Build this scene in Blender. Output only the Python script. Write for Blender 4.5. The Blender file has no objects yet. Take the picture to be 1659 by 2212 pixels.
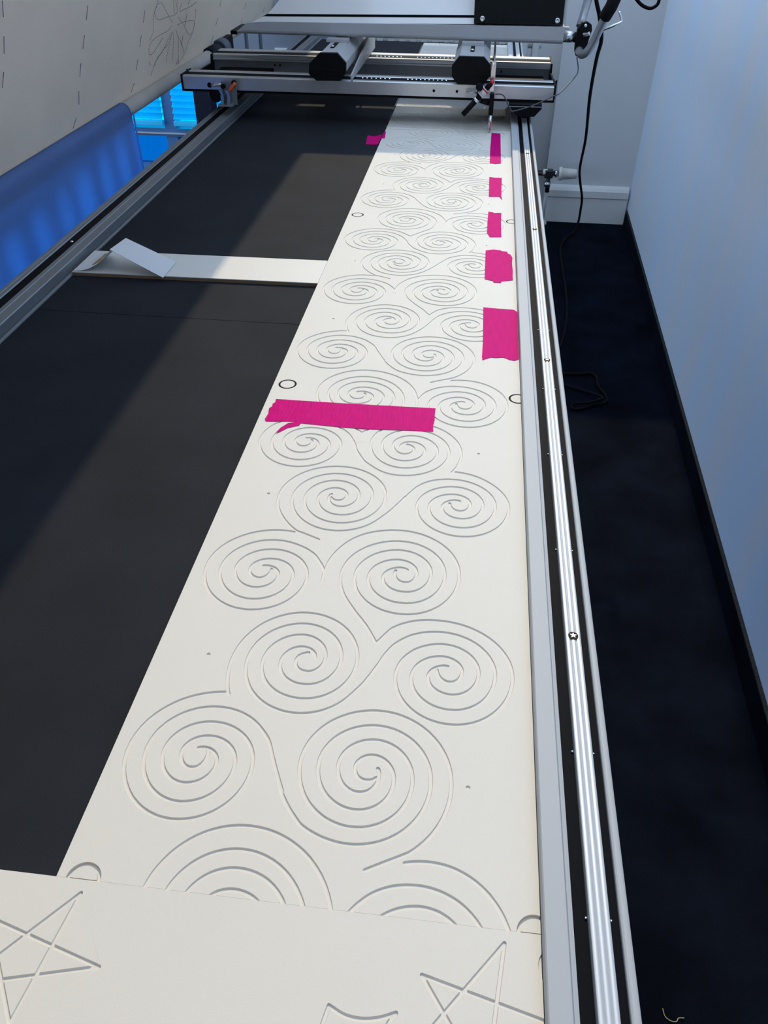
import bpy, bmesh, math, random
from mathutils import Vector, Matrix
from mathutils.kdtree import KDTree
from mathutils.geometry import delaunay_2d_cdt

random.seed(7)
SC = bpy.context.scene
COL = SC.collection

# ------------------------------------------------------------------ camera
cam_d = bpy.data.cameras.new('camera')
cam = bpy.data.objects.new('camera', cam_d)
COL.objects.link(cam)
RT, UP, FW = (0.993487, 0.113776, 0.006209), (-0.076681, 0.627278, 0.775011), (-0.084283, 0.770439, -0.631917)
m = Matrix.Identity(4)
for i in range(3):
    m[i][0], m[i][1], m[i][2] = RT[i], UP[i], -FW[i]
m[2][3] = 1.30
cam.matrix_world = m
cam_d.sensor_fit = 'HORIZONTAL'
cam_d.sensor_width = 36.0
cam_d.lens = 36.0 * 1705.25 / 1659.0
cam_d.clip_start = 0.02
cam_d.clip_end = 60
SC.camera = cam

# ------------------------------------------------------------------ sky, sun, exposure
SKY = (0.60, 0.77, 1.0)
world = bpy.data.worlds.new('sky')
SC.world = world
world.use_nodes = True
bg = world.node_tree.nodes['Background']
bg.inputs[0].default_value = (*SKY, 1)
bg.inputs[1].default_value = 1.82

TO_SUN = Vector((0.035, 1.0, 0.92)).normalized()
sun_d = bpy.data.lights.new('sun', 'SUN')
sun_d.energy = 2.25
sun_d.color = (1.0, 0.84, 0.58)
sun_d.angle = math.radians(1.0)
sun = bpy.data.objects.new('sun', sun_d)
COL.objects.link(sun)
sun.location = TO_SUN * 8
sun.rotation_euler = (-TO_SUN).to_track_quat('-Z', 'Y').to_euler()

vs = SC.view_settings
SC.display_settings.display_device = 'sRGB'
vs.view_transform = 'Standard'
vs.look = 'None'
vs.exposure = 0.0
vs.gamma = 1.0
vs.use_curve_mapping = False


# ------------------------------------------------------------------ materials
def mat(name, col, rough=0.5, rot=(0, 0, 0), metal=0.0, spec=0.5, var=0.0, vscale=20.0, stretch=(1, 1, 1), bump=0.0, bscale=200.0,
        trans=0.0, coat=0.0, emit=None, estr=0.0, col2=None, aniso=0.0):
    M = bpy.data.materials.new(name)
    M.use_nodes = True
    nt = M.node_tree
    b = nt.nodes['Principled BSDF']
    b.inputs['Base Color'].default_value = (*col, 1)
    b.inputs['Roughness'].default_value = rough
    b.inputs['Metallic'].default_value = metal
    b.inputs['Specular IOR Level'].default_value = spec
    b.inputs['Coat Weight'].default_value = coat
    b.inputs['Coat Roughness'].default_value = 0.06
    if emit:
        b.inputs['Emission Color'].default_value = (*emit, 1)
        b.inputs['Emission Strength'].default_value = estr
    tc = nt.nodes.new('ShaderNodeTexCoord')
    mp = nt.nodes.new('ShaderNodeMapping')
    mp.inputs['Scale'].default_value = stretch
    if any(rot):
        mp.vector_type = 'TEXTURE'
        mp.inputs['Scale'].default_value = tuple(1 / s for s in stretch)
    mp.inputs['Rotation'].default_value = rot
    nt.links.new(tc.outputs['Object'], mp.inputs[0])
    if var > 0 or col2:
        n = nt.nodes.new('ShaderNodeTexNoise')
        n.inputs['Scale'].default_value = vscale
        n.inputs['Detail'].default_value = 5
        nt.links.new(mp.outputs[0], n.inputs['Vector'])
        r = nt.nodes.new('ShaderNodeValToRGB')
        c1 = [max(0, c * (1 - var)) for c in col]
        c2 = col2 if col2 else [min(1, c * (1 + var)) for c in col]
        r.color_ramp.elements[0].color = (*c1, 1)
        r.color_ramp.elements[1].color = (*c2, 1)
        r.color_ramp.elements[0].position = 0.35
        r.color_ramp.elements[1].position = 0.68
        nt.links.new(n.outputs['Fac'], r.inputs[0])
        nt.links.new(r.outputs[0], b.inputs['Base Color'])
    if bump > 0:
        n2 = nt.nodes.new('ShaderNodeTexNoise')
        n2.inputs['Scale'].default_value = bscale
        n2.inputs['Detail'].default_value = 3
        nt.links.new(mp.outputs[0], n2.inputs['Vector'])
        bp = nt.nodes.new('ShaderNodeBump')
        bp.inputs['Strength'].default_value = bump
        bp.inputs['Distance'].default_value = 0.002
        nt.links.new(n2.outputs['Fac'], bp.inputs['Height'])
        nt.links.new(bp.outputs[0], b.inputs['Normal'])
    if trans > 0:
        t = nt.nodes.new('ShaderNodeBsdfTranslucent')
        t.inputs[0].default_value = (*col, 1)
        mx = nt.nodes.new('ShaderNodeMixShader')
        mx.inputs[0].default_value = trans
        nt.links.new(b.outputs[0], mx.inputs[1])
        nt.links.new(t.outputs[0], mx.inputs[2])
        nt.links.new(mx.outputs[0], nt.nodes['Material Output'].inputs[0])
    return M


M_BOARD = mat('white_plastic_board', (0.765, 0.73, 0.67), rough=0.6, spec=0.15, var=0.012, vscale=6, bump=0.03, bscale=900)
M_BOARD_GLOSS = mat('filmed_plastic_board', (0.70, 0.72, 0.72), rough=0.06, spec=0.9, var=0.01, vscale=6, coat=0.6)
M_TABLE = mat('charcoal_laminate', (0.0200, 0.0225, 0.0290), rough=0.7, spec=0.07, var=0.12, vscale=9, bump=0.12, bscale=700)
M_ALU = mat('anodised_aluminium', (0.60, 0.615, 0.64), rough=0.34, metal=0.75, spec=0.5, var=0.03, vscale=30, stretch=(1, 0.03, 1))
M_ALU_DULL = mat('matt_aluminium', (0.50, 0.51, 0.53), rough=0.5, metal=0.35, var=0.02, vscale=30)
M_PROFILE = mat('pale_anodised_profile', (0.44, 0.465, 0.50), rough=0.6, metal=0.1, spec=0.2, var=0.015, vscale=20, stretch=(1, 0.05, 1))
M_TRACK = mat('satin_track_aluminium', (0.60, 0.625, 0.66), rough=0.42, metal=0.45, spec=0.4)
M_ALU_DARK = mat('shade_darkened_aluminium', (0.23, 0.245, 0.265), rough=0.42, metal=0.4, spec=0.4, var=0.03, vscale=30, stretch=(1, 0.03, 1))  # aluminium darkened to carry the shade on the left rail and rear web
M_CHROME = mat('chrome', (0.85, 0.86, 0.88), rough=0.12, metal=1.0)
M_STEEL = mat('brushed_steel', (0.62, 0.64, 0.66), rough=0.25, metal=0.95)
M_BLACK = mat('black_plastic', (0.006, 0.0065, 0.008), rough=0.5, spec=0.1)
M_GROOVE = mat('glossy_black_strip', (0.004, 0.005, 0.008), rough=0.6, spec=0.06)
M_BLACKM = mat('matt_black_foam', (0.010, 0.012, 0.013), rough=0.8, spec=0.2, bump=0.2, bscale=800)
M_NAVY = mat('dark_navy_paint', (0.007, 0.011, 0.026), rough=0.6, spec=0.15)
M_GREYPAINT = mat('grey_painted_metal', (0.47, 0.48, 0.50), rough=0.42, spec=0.5, var=0.01)
M_WHITEPANEL = mat('white_gloss_panel', (0.86, 0.87, 0.88), rough=0.16, spec=0.6, coat=0.4)
M_PINK = mat('pink_cloth_tape', (0.62, 0.002, 0.19), rough=0.55, spec=0.035, var=0.06, vscale=30, stretch=(6, 1, 1), bump=0.22, bscale=60)
M_MDF = mat('brown_board_core', (0.22, 0.15, 0.09), rough=0.8)
M_PAPER = mat('white_paper', (0.80, 0.81, 0.84), rough=0.6, trans=0.15)
M_CLOTH = mat('cream_cotton', (0.88, 0.80, 0.70), rough=0.9, spec=0.1, var=0.035, vscale=5, bump=0.25, bscale=420, trans=0.2)
M_LEADER = mat('blue_tinted_leader_cloth', (0.36, 0.50, 0.60), rough=0.9, spec=0.05, var=0.05, vscale=9, bump=0.2, bscale=500, trans=0.66)  # white cloth; blue window light is put into its colour
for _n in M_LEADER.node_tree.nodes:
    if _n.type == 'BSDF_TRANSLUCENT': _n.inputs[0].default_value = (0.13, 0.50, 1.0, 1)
M_SHADE_CLOTH = mat('grey_shade_cloth', (0.55, 0.58, 0.62), rough=0.9, spec=0.05, trans=0.45)
M_TUBEWRAP = mat('rolled_cotton', (0.60, 0.56, 0.52), rough=0.9, spec=0.1, var=0.05, vscale=18, bump=0.3, bscale=150)
M_THREAD = mat('purple_thread', (0.055, 0.035, 0.11), rough=0.7)
M_THREADK = mat('grey_thread', (0.06, 0.06, 0.075), rough=0.7)
M_YARN = mat('straw_thread', (0.45, 0.38, 0.22), rough=0.8)
M_CARPET = mat('black_carpet', (0.0045, 0.0066, 0.0130), rough=1.0, spec=0.03, var=0.35, vscale=7, bump=0.6, bscale=900)
M_CARPET_EDGE = mat('carpet_strip_edge', (0.035, 0.035, 0.035), rough=1.0, spec=0.05, var=0.3, vscale=200)
M_WALLB = mat('back_wall_paint', (0.64, 0.645, 0.655), rough=0.8, spec=0.2, var=0.03, vscale=3, bump=0.1, bscale=90)
M_BASE = mat('white_gloss_skirting', (0.72, 0.72, 0.70), rough=0.4, spec=0.4, var=0.015)
M_RAD = mat('radiator_enamel', (0.62, 0.63, 0.63), rough=0.35)
M_CREAMPL = mat('cream_plastic', (0.66, 0.64, 0.57), rough=0.4)
M_BRASSDK = mat('dark_valve_metal', (0.05, 0.05, 0.055), rough=0.35, metal=0.7)
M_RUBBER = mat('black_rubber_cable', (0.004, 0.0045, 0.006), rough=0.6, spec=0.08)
M_GREYCABLE = mat('grey_cable', (0.07, 0.075, 0.085), rough=0.5)
M_ORANGE = mat('orange_plastic', (0.75, 0.10, 0.02), rough=0.4)
M_RED = mat('red_plastic', (0.65, 0.02, 0.02), rough=0.35)
M_LABELW = mat('white_label', (0.75, 0.75, 0.75), rough=0.45)
M_FRAME = mat('blue_grey_window_frame', (0.05, 0.16, 0.36), rough=0.45)
M_SLAT = mat('blue_blind_slat', (0.0, 0.80, 1.0), rough=0.5, trans=0.65)
M_SLATRAIL = mat('pale_blind_rail', (0.10, 0.70, 0.90), rough=0.4, trans=0.55)
M_DOORP = mat('dimmed_cabinet_paint', (0.17, 0.20, 0.26), rough=0.5)  # pale paint darkened to stand for the dim light back there
M_LED_GLINT = mat('led_glint', (0.9, 0.95, 1.0), rough=0.3, emit=(0.55, 0.8, 1.0), estr=1.6)  # glow stands in for LED reflections on the rails
M_PLANKTOP = mat('white_melamine', (0.76, 0.74, 0.70), rough=0.45, spec=0.4)

# roughly brushed right wall, with bluish light tinted into the paint
M_WALLR = mat('brushed_wall_paint', (0.66, 0.81, 1.0), rough=0.6, spec=0.4, var=0.0, col2=(0.80, 0.81, 0.84), vscale=2.2, stretch=(1, 2.4, 0.35), bump=0.08, bscale=60)

# window glass: blue daylight put into the tint, the fixed lower lights darker
def glass(name, tint):
    G = bpy.data.materials.new(name)
    G.use_nodes = True
    nt = G.node_tree
    nt.nodes.remove(nt.nodes['Principled BSDF'])
    t = nt.nodes.new('ShaderNodeBsdfTransparent'); t.inputs[0].default_value = (*tint, 1)
    g = nt.nodes.new('ShaderNodeBsdfGlossy'); g.inputs[1].default_value = 0.02
    mx = nt.nodes.new('ShaderNodeMixShader'); mx.inputs[0].default_value = 0.06
    nt.links.new(t.outputs[0], mx.inputs[1]); nt.links.new(g.outputs[0], mx.inputs[2])
    nt.links.new(mx.outputs[0], nt.nodes['Material Output'].inputs[0])
    return G
M_GLASS = glass('daylight_tinted_glass', (0.0, 0.88, 1.0))
M_GLASS_LOW = glass('dark_tinted_glass', (0.004, 0.34, 0.62))

# clear film: mostly see-through, mirror-like at a low angle
M_FILM = bpy.data.materials.new('clear_film')
M_FILM.use_nodes = True
_nt = M_FILM.node_tree
_nt.nodes.remove(_nt.nodes['Principled BSDF'])
_t = _nt.nodes.new('ShaderNodeBsdfTransparent')
_g = _nt.nodes.new('ShaderNodeBsdfGlossy'); _g.inputs[1].default_value = 0.03
_f = _nt.nodes.new('ShaderNodeFresnel'); _f.inputs[0].default_value = 1.5
_mx = _nt.nodes.new('ShaderNodeMixShader')
_ge = _nt.nodes.new('ShaderNodeNewGeometry')
_mt = _nt.nodes.new('ShaderNodeMath'); _mt.operation = 'SUBTRACT'; _mt.use_clamp = True
_nt.links.new(_f.outputs[0], _mt.inputs[0]); _nt.links.new(_ge.outputs['Backfacing'], _mt.inputs[1])
_nt.links.new(_mt.outputs[0], _mx.inputs[0])
_nt.links.new(_t.outputs[0], _mx.inputs[1]); _nt.links.new(_g.outputs[0], _mx.inputs[2])
_nt.links.new(_mx.outputs[0], _nt.nodes['Material Output'].inputs[0])

# small printed picture on the leaflet
M_PRINT = bpy.data.materials.new('printed_picture')
M_PRINT.use_nodes = True
_nt = M_PRINT.node_tree
_b = _nt.nodes['Principled BSDF']; _b.inputs['Roughness'].default_value = 0.5
_tc = _nt.nodes.new('ShaderNodeTexCoord')
_n = _nt.nodes.new('ShaderNodeTexNoise'); _n.inputs['Scale'].default_value = 45
_r = _nt.nodes.new('ShaderNodeValToRGB')
_r.color_ramp.elements[0].color = (0.10, 0.22, 0.10, 1); _r.color_ramp.elements[0].position = 0.40
_r.color_ramp.elements[1].color = (0.65, 0.12, 0.03, 1); _r.color_ramp.elements[1].position = 0.66
_e = _r.color_ramp.elements.new(0.52); _e.color = (0.50, 0.40, 0.25, 1)
_nt.links.new(_tc.outputs['Object'], _n.inputs['Vector']); _nt.links.new(_n.outputs['Fac'], _r.inputs[0])
_nt.links.new(_r.outputs[0], _b.inputs['Base Color'])


# ------------------------------------------------------------------ mesh helpers
def box(bm, x0, x1, y0, y1, z0, z1, bev=0.0):
    vs_ = [bm.verts.new(p) for p in ((x0, y0, z0), (x1, y0, z0), (x1, y1, z0), (x0, y1, z0),
                                     (x0, y0, z1), (x1, y0, z1), (x1, y1, z1), (x0, y1, z1))]
    fs = [bm.faces.new([vs_[i] for i in q]) for q in ((3, 2, 1, 0), (4, 5, 6, 7), (0, 1, 5, 4), (1, 2, 6, 5), (2, 3, 7, 6), (3, 0, 4, 7))]
    if bev > 0:
        es = list({e for f in fs for e in f.edges})
        bmesh.ops.bevel(bm, geom=es, offset=bev, segments=2, profile=0.5, affect='EDGES')
    return bm


def prism(bm, poly, axis, lo, hi):
    """poly: list of 2D points in the plane across the axis ('x': (y,z), 'y': (x,z), 'z': (x,y))."""
    def P(a, b, t):
        return {'x': (t, a, b), 'y': (a, t, b), 'z': (a, b, t)}[axis]
    A = [bm.verts.new(P(a, b, lo)) for a, b in poly]
    B = [bm.verts.new(P(a, b, hi)) for a, b in poly]
    n = len(poly)
    fs = [bm.faces.new(A), bm.faces.new(B[::-1])]
    for i in range(n):
        fs.append(bm.faces.new((A[i], B[i], B[(i + 1) % n], A[(i + 1) % n])))
    bmesh.ops.recalc_face_normals(bm, faces=fs)
    return bm


def frame_of(d):
    d = d.normalized()
    a = Vector((0, 0, 1)) if abs(d.z) < 0.9 else Vector((1, 0, 0))
    u = d.cross(a).normalized()
    return u, d.cross(u).normalized()


def cyl(bm, p0, p1, r0, r1=None, n=20):
    r1 = r0 if r1 is None else r1
    p0, p1 = Vector(p0), Vector(p1)
    u, v = frame_of(p1 - p0)
    A, B = [], []
    for i in range(n):
        a = 2 * math.pi * i / n
        o = u * math.cos(a) + v * math.sin(a)
        A.append(bm.verts.new(p0 + o * r0)); B.append(bm.verts.new(p1 + o * r1))
    fs = [bm.faces.new(A), bm.faces.new(B[::-1])]
    for i in range(n):
        f = bm.faces.new((A[i], B[i], B[(i + 1) % n], A[(i + 1) % n])); f.smooth = True
        fs.append(f)
    bmesh.ops.recalc_face_normals(bm, faces=fs)
    return bm


def lathe(bm, p0, axis, prof, n=24):
    """prof: list of (distance along axis, radius)."""
    p0, axis = Vector(p0), Vector(axis).normalized()
    u, v = frame_of(axis)
    rings = []
    for t, r in prof:
        rings.append([bm.verts.new(p0 + axis * t + (u * math.cos(2 * math.pi * i / n) + v * math.sin(2 * math.pi * i / n)) * r) for i in range(n)])
    fs = []
    for a, b in zip(rings, rings[1:]):
        for i in range(n):
            f = bm.faces.new((a[i], b[i], b[(i + 1) % n], a[(i + 1) % n])); f.smooth = True
            fs.append(f)
    fs += [bm.faces.new(rings[0]), bm.faces.new(rings[-1][::-1])]
    bmesh.ops.recalc_face_normals(bm, faces=fs)
    return bm


def spline(pts, step=6):
    P = [Vector(p) for p in pts]
    Q = [P[0] * 2 - P[1]] + P + [P[-1] * 2 - P[-2]]
    out = []
    for i in range(1, len(Q) - 2):
        a, b, c, d = Q[i - 1:i + 3]
        for k in range(step):
            t = k / step
            out.append(0.5 * ((2 * b) + (c - a) * t + (2 * a - 5 * b + 4 * c - d) * t * t + (3 * b - a - 3 * c + d) * t ** 3))
    out.append(P[-1])
    return out


def tube(bm, pts, r, n=10):
    rings = []
    L = len(pts)
    d0 = (pts[1] - pts[0]).normalized()
    u, v = frame_of(d0)
    for i, p in enumerate(pts):
        d = (pts[min(i + 1, L - 1)] - pts[max(i - 1, 0)]).normalized()
        u = (u - d * u.dot(d)).normalized(); v = d.cross(u)
        rings.append([bm.verts.new(p + (u * math.cos(2 * math.pi * k / n) + v * math.sin(2 * math.pi * k / n)) * r) for k in range(n)])
    fs = []
    for a, b in zip(rings, rings[1:]):
        for k in range(n):
            f = bm.faces.new((a[k], a[(k + 1) % n], b[(k + 1) % n], b[k])); f.smooth = True
            fs.append(f)
    fs += [bm.faces.new(rings[0][::-1]), bm.faces.new(rings[-1])]
    bmesh.ops.recalc_face_normals(bm, faces=fs)
    return bm


def BM():
    return bmesh.new()


def root_of(o):
    while o.parent:
        o = o.parent
    return o


def obj(name, bm, material, parent=None, label=None, cat=None, group=None, kind=None, loc=None):
    """Link one mesh object. Top level: loc is the thing's base; children share their root's base."""
    me = bpy.data.meshes.new(name)
    base = Vector(loc) if loc else (root_of(parent).location.copy() if parent else Vector((0, 0, 0)))
    bmesh.ops.translate(bm, verts=bm.verts, vec=-base)
    bm.to_mesh(me); bm.free()
    me.materials.append(material)
    o = bpy.data.objects.new(name, me)
    COL.objects.link(o)
    if parent:
        o.parent = parent
    else:
        o.location = base
    for k, v in (('label', label), ('category', cat), ('group', group), ('kind', kind)):
        if v:
            o[k] = v
    return o


def thing(name, label, cat, loc=(0, 0, 0), group=None, kind=None):
    o = bpy.data.objects.new(name, None)
    o.empty_display_size = 0.05
    COL.objects.link(o)
    o.location = loc
    if label: o['label'] = label
    if cat: o['category'] = cat
    if group: o['group'] = group
    if kind: o['kind'] = kind
    return o


# ------------------------------------------------------------------ the room
b = BM(); box(b, -2.6, 1.0, -1.2, 4.2, -0.1, 0.0)
obj('floor', b, M_CARPET, kind='structure')

# right wall, slightly out of parallel with the table
WA, WB = Vector((0.562, -1.2, 0)), Vector((0.7215, 4.2, 0))
def wall_x(y): return WA.x + (WB.x - WA.x) * (y - WA.y) / (WB.y - WA.y)
b = BM(); prism(b, [(wall_x(-1.2), -1.2), (wall_x(-1.2) + 0.15, -1.2), (wall_x(4.2) + 0.15, 4.2), (wall_x(4.2), 4.2)], 'z', 0.0, 2.5)
obj('wall_right', b, M_WALLR, kind='structure')
# carpet strip turned up along the right wall
b = BM(); prism(b, [(wall_x(-1.2) - 0.008, -1.2), (wall_x(-1.2), -1.2), (wall_x(3.85), 3.85), (wall_x(3.85) - 0.008, 3.85)], 'z', 0.0, 0.066)
sk = obj('baseboard_right', b, M_CARPET, kind='structure')
b = BM(); prism(b, [(wall_x(-1.2) - 0.0085, -1.2), (wall_x(-1.2) - 0.0005, -1.2), (wall_x(3.85) - 0.0005, 3.85), (wall_x(3.85) - 0.0085, 3.85)], 'z', 0.066, 0.070)
obj('carpet_edge', b, M_CARPET_EDGE, parent=sk)

# wall and ceiling behind the camera; the far end is left open above to let sun and sky in
b = BM(); box(b, -2.6, wall_x(-1.2), -1.3, -1.2, 0.0, 2.5)
obj('wall_front', b, M_WALLB, kind='structure')
b = BM(); box(b, -2.6, 1.0, -1.3, 0.35, 2.5, 2.6)
obj('ceiling', b, M_WALLB, kind='structure')

# back wall with a window opening and a shallow radiator niche
YB = 3.88
WX0, WX1, WZ0, WZ1 = -1.95, -1.12, 0.14, 1.5
b = BM()
box(b, -2.6, WX0, YB, YB + 0.2, 0, 1.62)
box(b, WX0, WX1, YB, YB + 0.2, 0, WZ0)
box(b, WX0, WX1, YB, YB + 0.2, WZ1, 1.62)
box(b, WX1, -0.62, YB, YB + 0.2, 0, 1.62)
box(b, -0.62, 0.318, YB + 0.09, YB + 0.2, 0, 1.62)
box(b, 0.318, wall_x(YB), YB, YB + 0.2, 0, 1.62)
obj('wall_back', b, M_WALLB, kind='structure')
b = BM(); prism(b, [(YB, 0), (YB - 0.02, 0), (YB - 0.02, 0.112), (YB - 0.026, 0.118), (YB - 0.026, 0.146), (YB - 0.018, 0.158), (YB, 0.166)], 'x', 0.318, wall_x(YB) - 0.009)
bb = obj('baseboard_back', b, M_BASE, kind='structure')

# window: frame, mullions, sill, glass
win = thing('window_1', None, None, loc=((WX0 + WX1) / 2, YB, WZ0), kind='structure')
b = BM()
box(b, WX0, WX0 + 0.04, YB + 0.05, YB + 0.10, WZ0, WZ1); box(b, WX1 - 0.04, WX1, YB + 0.05, YB + 0.10, WZ0, WZ1)
box(b, WX0 + 0.04, WX1 - 0.04, YB + 0.05, YB + 0.10, WZ0, WZ0 + 0.03); box(b, WX0 + 0.04, WX1 - 0.04, YB + 0.05, YB + 0.10, WZ1 - 0.04, WZ1)
obj('window_frame', b, M_FRAME, parent=win)
b = BM(); box(b, -1.492, -1.437, YB + 0.045, YB + 0.105, WZ0 + 0.03, WZ1 - 0.04)
obj('mullion', b, M_FRAME, parent=win)
b = BM(); box(b, WX0 + 0.04, WX1 - 0.04, YB + 0.04, YB + 0.11, 0.300, 0.335)
obj('transom', b, M_FRAME, parent=win)
b = BM(); box(b, WX0 + 0.04, WX1 - 0.04, YB + 0.03, YB + 0.04, 0.312, 0.318)
obj('transom_bead', b, M_ALU_DULL, parent=win)
for x0, x1 in ((WX0 + 0.04, -1.492), (-1.437, WX1 - 0.04)):
    for z0, z1 in ((WZ0 + 0.03, 0.300), (0.335, WZ1 - 0.04)):
        b = BM(); box(b, x0, x1, YB + 0.074, YB + 0.080, z0, z1)
        obj('window_pane', b, M_GLASS if z0 > 0.3 else M_GLASS_LOW, parent=win)

# venetian blinds in front of the two upper panes
for x0, x1, lab in ((WX0 + 0.045, -1.487, 'blue venetian blind left of the window mullion'), (-1.436, WX1 - 0.045, 'blue venetian blind right of the window mullion')):
    t = thing('venetian_blind', lab, 'blind', loc=((x0 + x1) / 2, YB + 0.03, 0.36), group='venetian blinds in the window')
    b = BM(); box(b, x0, x1, YB + 0.012, YB + 0.036, 0.352, 0.374, 0.003)
    obj('bottom_rail', b, M_SLATRAIL, parent=t)
    b = BM(); box(b, x0, x1, YB + 0.008, YB + 0.04, 1.43, 1.46, 0.003)
    obj('head_rail', b, M_SLATRAIL, parent=t)
    k = 0
    me = None
    z = 0.392
    while z < 1.42:
        if me is None:
            b = BM(); prism(b, [(YB + 0.010, -0.010), (YB + 0.022, -0.001), (YB + 0.036, 0.012), (YB + 0.0365, 0.0112), (YB + 0.0225, -0.002), (YB + 0.0105, -0.0108)], 'x', x0 + 0.002, x1 - 0.002)
            o = obj('slat', b, M_SLAT, parent=t); me = o.data
            o.location.z = z
        else:
            o = o.copy(); COL.objects.link(o); o.parent = t; o.location.z = z
        # mesh was built at z = 0 relative to the room; shift so slats stack upward
        z += 0.026
    for xs in (x0 + 0.06, x1 - 0.06):
        b = BM(); box(b, xs - 0.001, xs + 0.001, YB + 0.0225, YB + 0.0235, 0.37, 1.435)
        obj('ladder_cord', b, M_SLATRAIL, parent=t)

# pale panelled cabinet beside the window, seen under the machine
t = thing('cabinet', 'pale painted cabinet with panelled doors against the back wall', 'cabinet', loc=(-0.87, 3.77, 0))
b = BM(); box(b, -1.10, -0.64, 3.70, 3.86, 0.0, 1.2)
obj('carcass', b, M_DOORP, parent=t)
for x0, x1 in ((-1.10, -1.0), (-0.985, -0.94), (-0.925, -0.642)):
    b = BM(); box(b, x0, x1, 3.685, 3.70, 0.05, 1.18, 0.002)
    d = obj('door', b, M_DOORP, parent=t)
    if x1 - x0 > 0.2:
        b = BM(); box(b, x0 + 0.05, x1 - 0.05, 3.681, 3.685, 0.66, 0.72)
        obj('door_panel', b, M_WALLB, parent=d)

# radiator in the niche with its valve
t = thing('radiator', 'white column radiator in the back wall niche behind the machine', 'radiator', loc=(0.05, 3.80, 0))
x = -0.55
first = None
while x < 0.215:
    if first is None:
        b = BM(); box(b, x, x + 0.026, 3.76, 3.85, 0.16, 0.78, 0.008)
        first = obj('column', b, M_RAD, parent=t); x0_ = x
    else:
        o = first.copy(); COL.objects.link(o); o.parent = t; o.location.x = x - x0_
    x += 0.046
for x in (-0.49, 0.13):
    b = BM(); box(b, x, x + 0.03, 3.79, 3.82, 0.0, 0.17)
    obj('foot', b, M_RAD, parent=t)
b = BM(); cyl(b, (-0.55, 3.805, 0.20), (0.225, 3.805, 0.20), 0.016)
obj('header_pipe', b, M_RAD, parent=t)
b = BM(); cyl(b, (-0.55, 3.805, 0.74), (0.225, 3.805, 0.74), 0.016)
obj('header_pipe', b, M_RAD, parent=t)
t = thing('radiator_valve', 'cream thermostatic radiator valve above the white skirting board', 'valve', loc=(0.32, 3.76, 0.2))
b = BM(); cyl(b, (0.262, 3.76, 0.246), (0.36, 3.76, 0.246), 0.011); cyl(b, (0.318, 3.76, 0.246), (0.322, 3.76, 0.165), 0.010)
box(b, 0.300, 0.338, 3.742, 3.778, 0.228, 0.262, 0.004)
obj('valve_body', b, M_BRASSDK, parent=t)
b = BM(); cyl(b, (0.318, 3.76, 0.21), (0.3185, 3.76, 0.19), 0.016, n=6)
obj('union_nut', b, M_STEEL, parent=t)
b = BM(); cyl(b, (0.345, 3.76, 0.246), (0.357, 3.76, 0.246), 0.016, n=6)
obj('union_nut', b, M_STEEL, parent=t)
b = BM(); cyl(b, (0.322, 3.80, 0.165), (0.322, 3.81, 0.02), 0.008)
obj('pipe', b, M_RAD, parent=t)
b = BM(); lathe(b, (0.362, 3.76, 0.246), (1, 0, 0.02), [(0, 0.018), (0.001, 0.028), (0.014, 0.029), (0.016, 0.024), (0.05, 0.022), (0.078, 0.019), (0.081, 0.016)])
obj('thermostat_head', b, M_CREAMPL, parent=t)
b = BM(); lathe(b, (0.322, 3.80, 0.0), (0, 0, 1), [(0, 0.014), (0.006, 0.020), (0.016, 0.020), (0.024, 0.010)], n=18)
obj('pipe_collar', b, M_CREAMPL, parent=t)
b = BM(); lathe(b, (0.291, 3.755, 0.252), (1, 0, 0), [(0, 0.008), (0.004, 0.013), (0.02, 0.013), (0.024, 0.008)])
obj('end_cap', b, M_CREAMPL, parent=t)

# ------------------------------------------------------------------ the machine frame and its table
YN, YF = -0.45, 3.42
ZB = 0.80            # top of the pattern boards
ZT = 0.794           # table top
table = thing('quilting_table', 'long charcoal quilting machine table between two aluminium track rails', 'table', loc=(-0.27, 1.5, 0))
b = BM(); box(b, -0.6275, 0.0918, 1.0239, YF, ZT - 0.018, ZT)
obj('table_top', b, M_TABLE, parent=table)
b = BM(); box(b, -0.6275, 0.0918, YN, 1.0228, ZT - 0.018, ZT)
obj('table_top', b, M_TABLE, parent=table)


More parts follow.
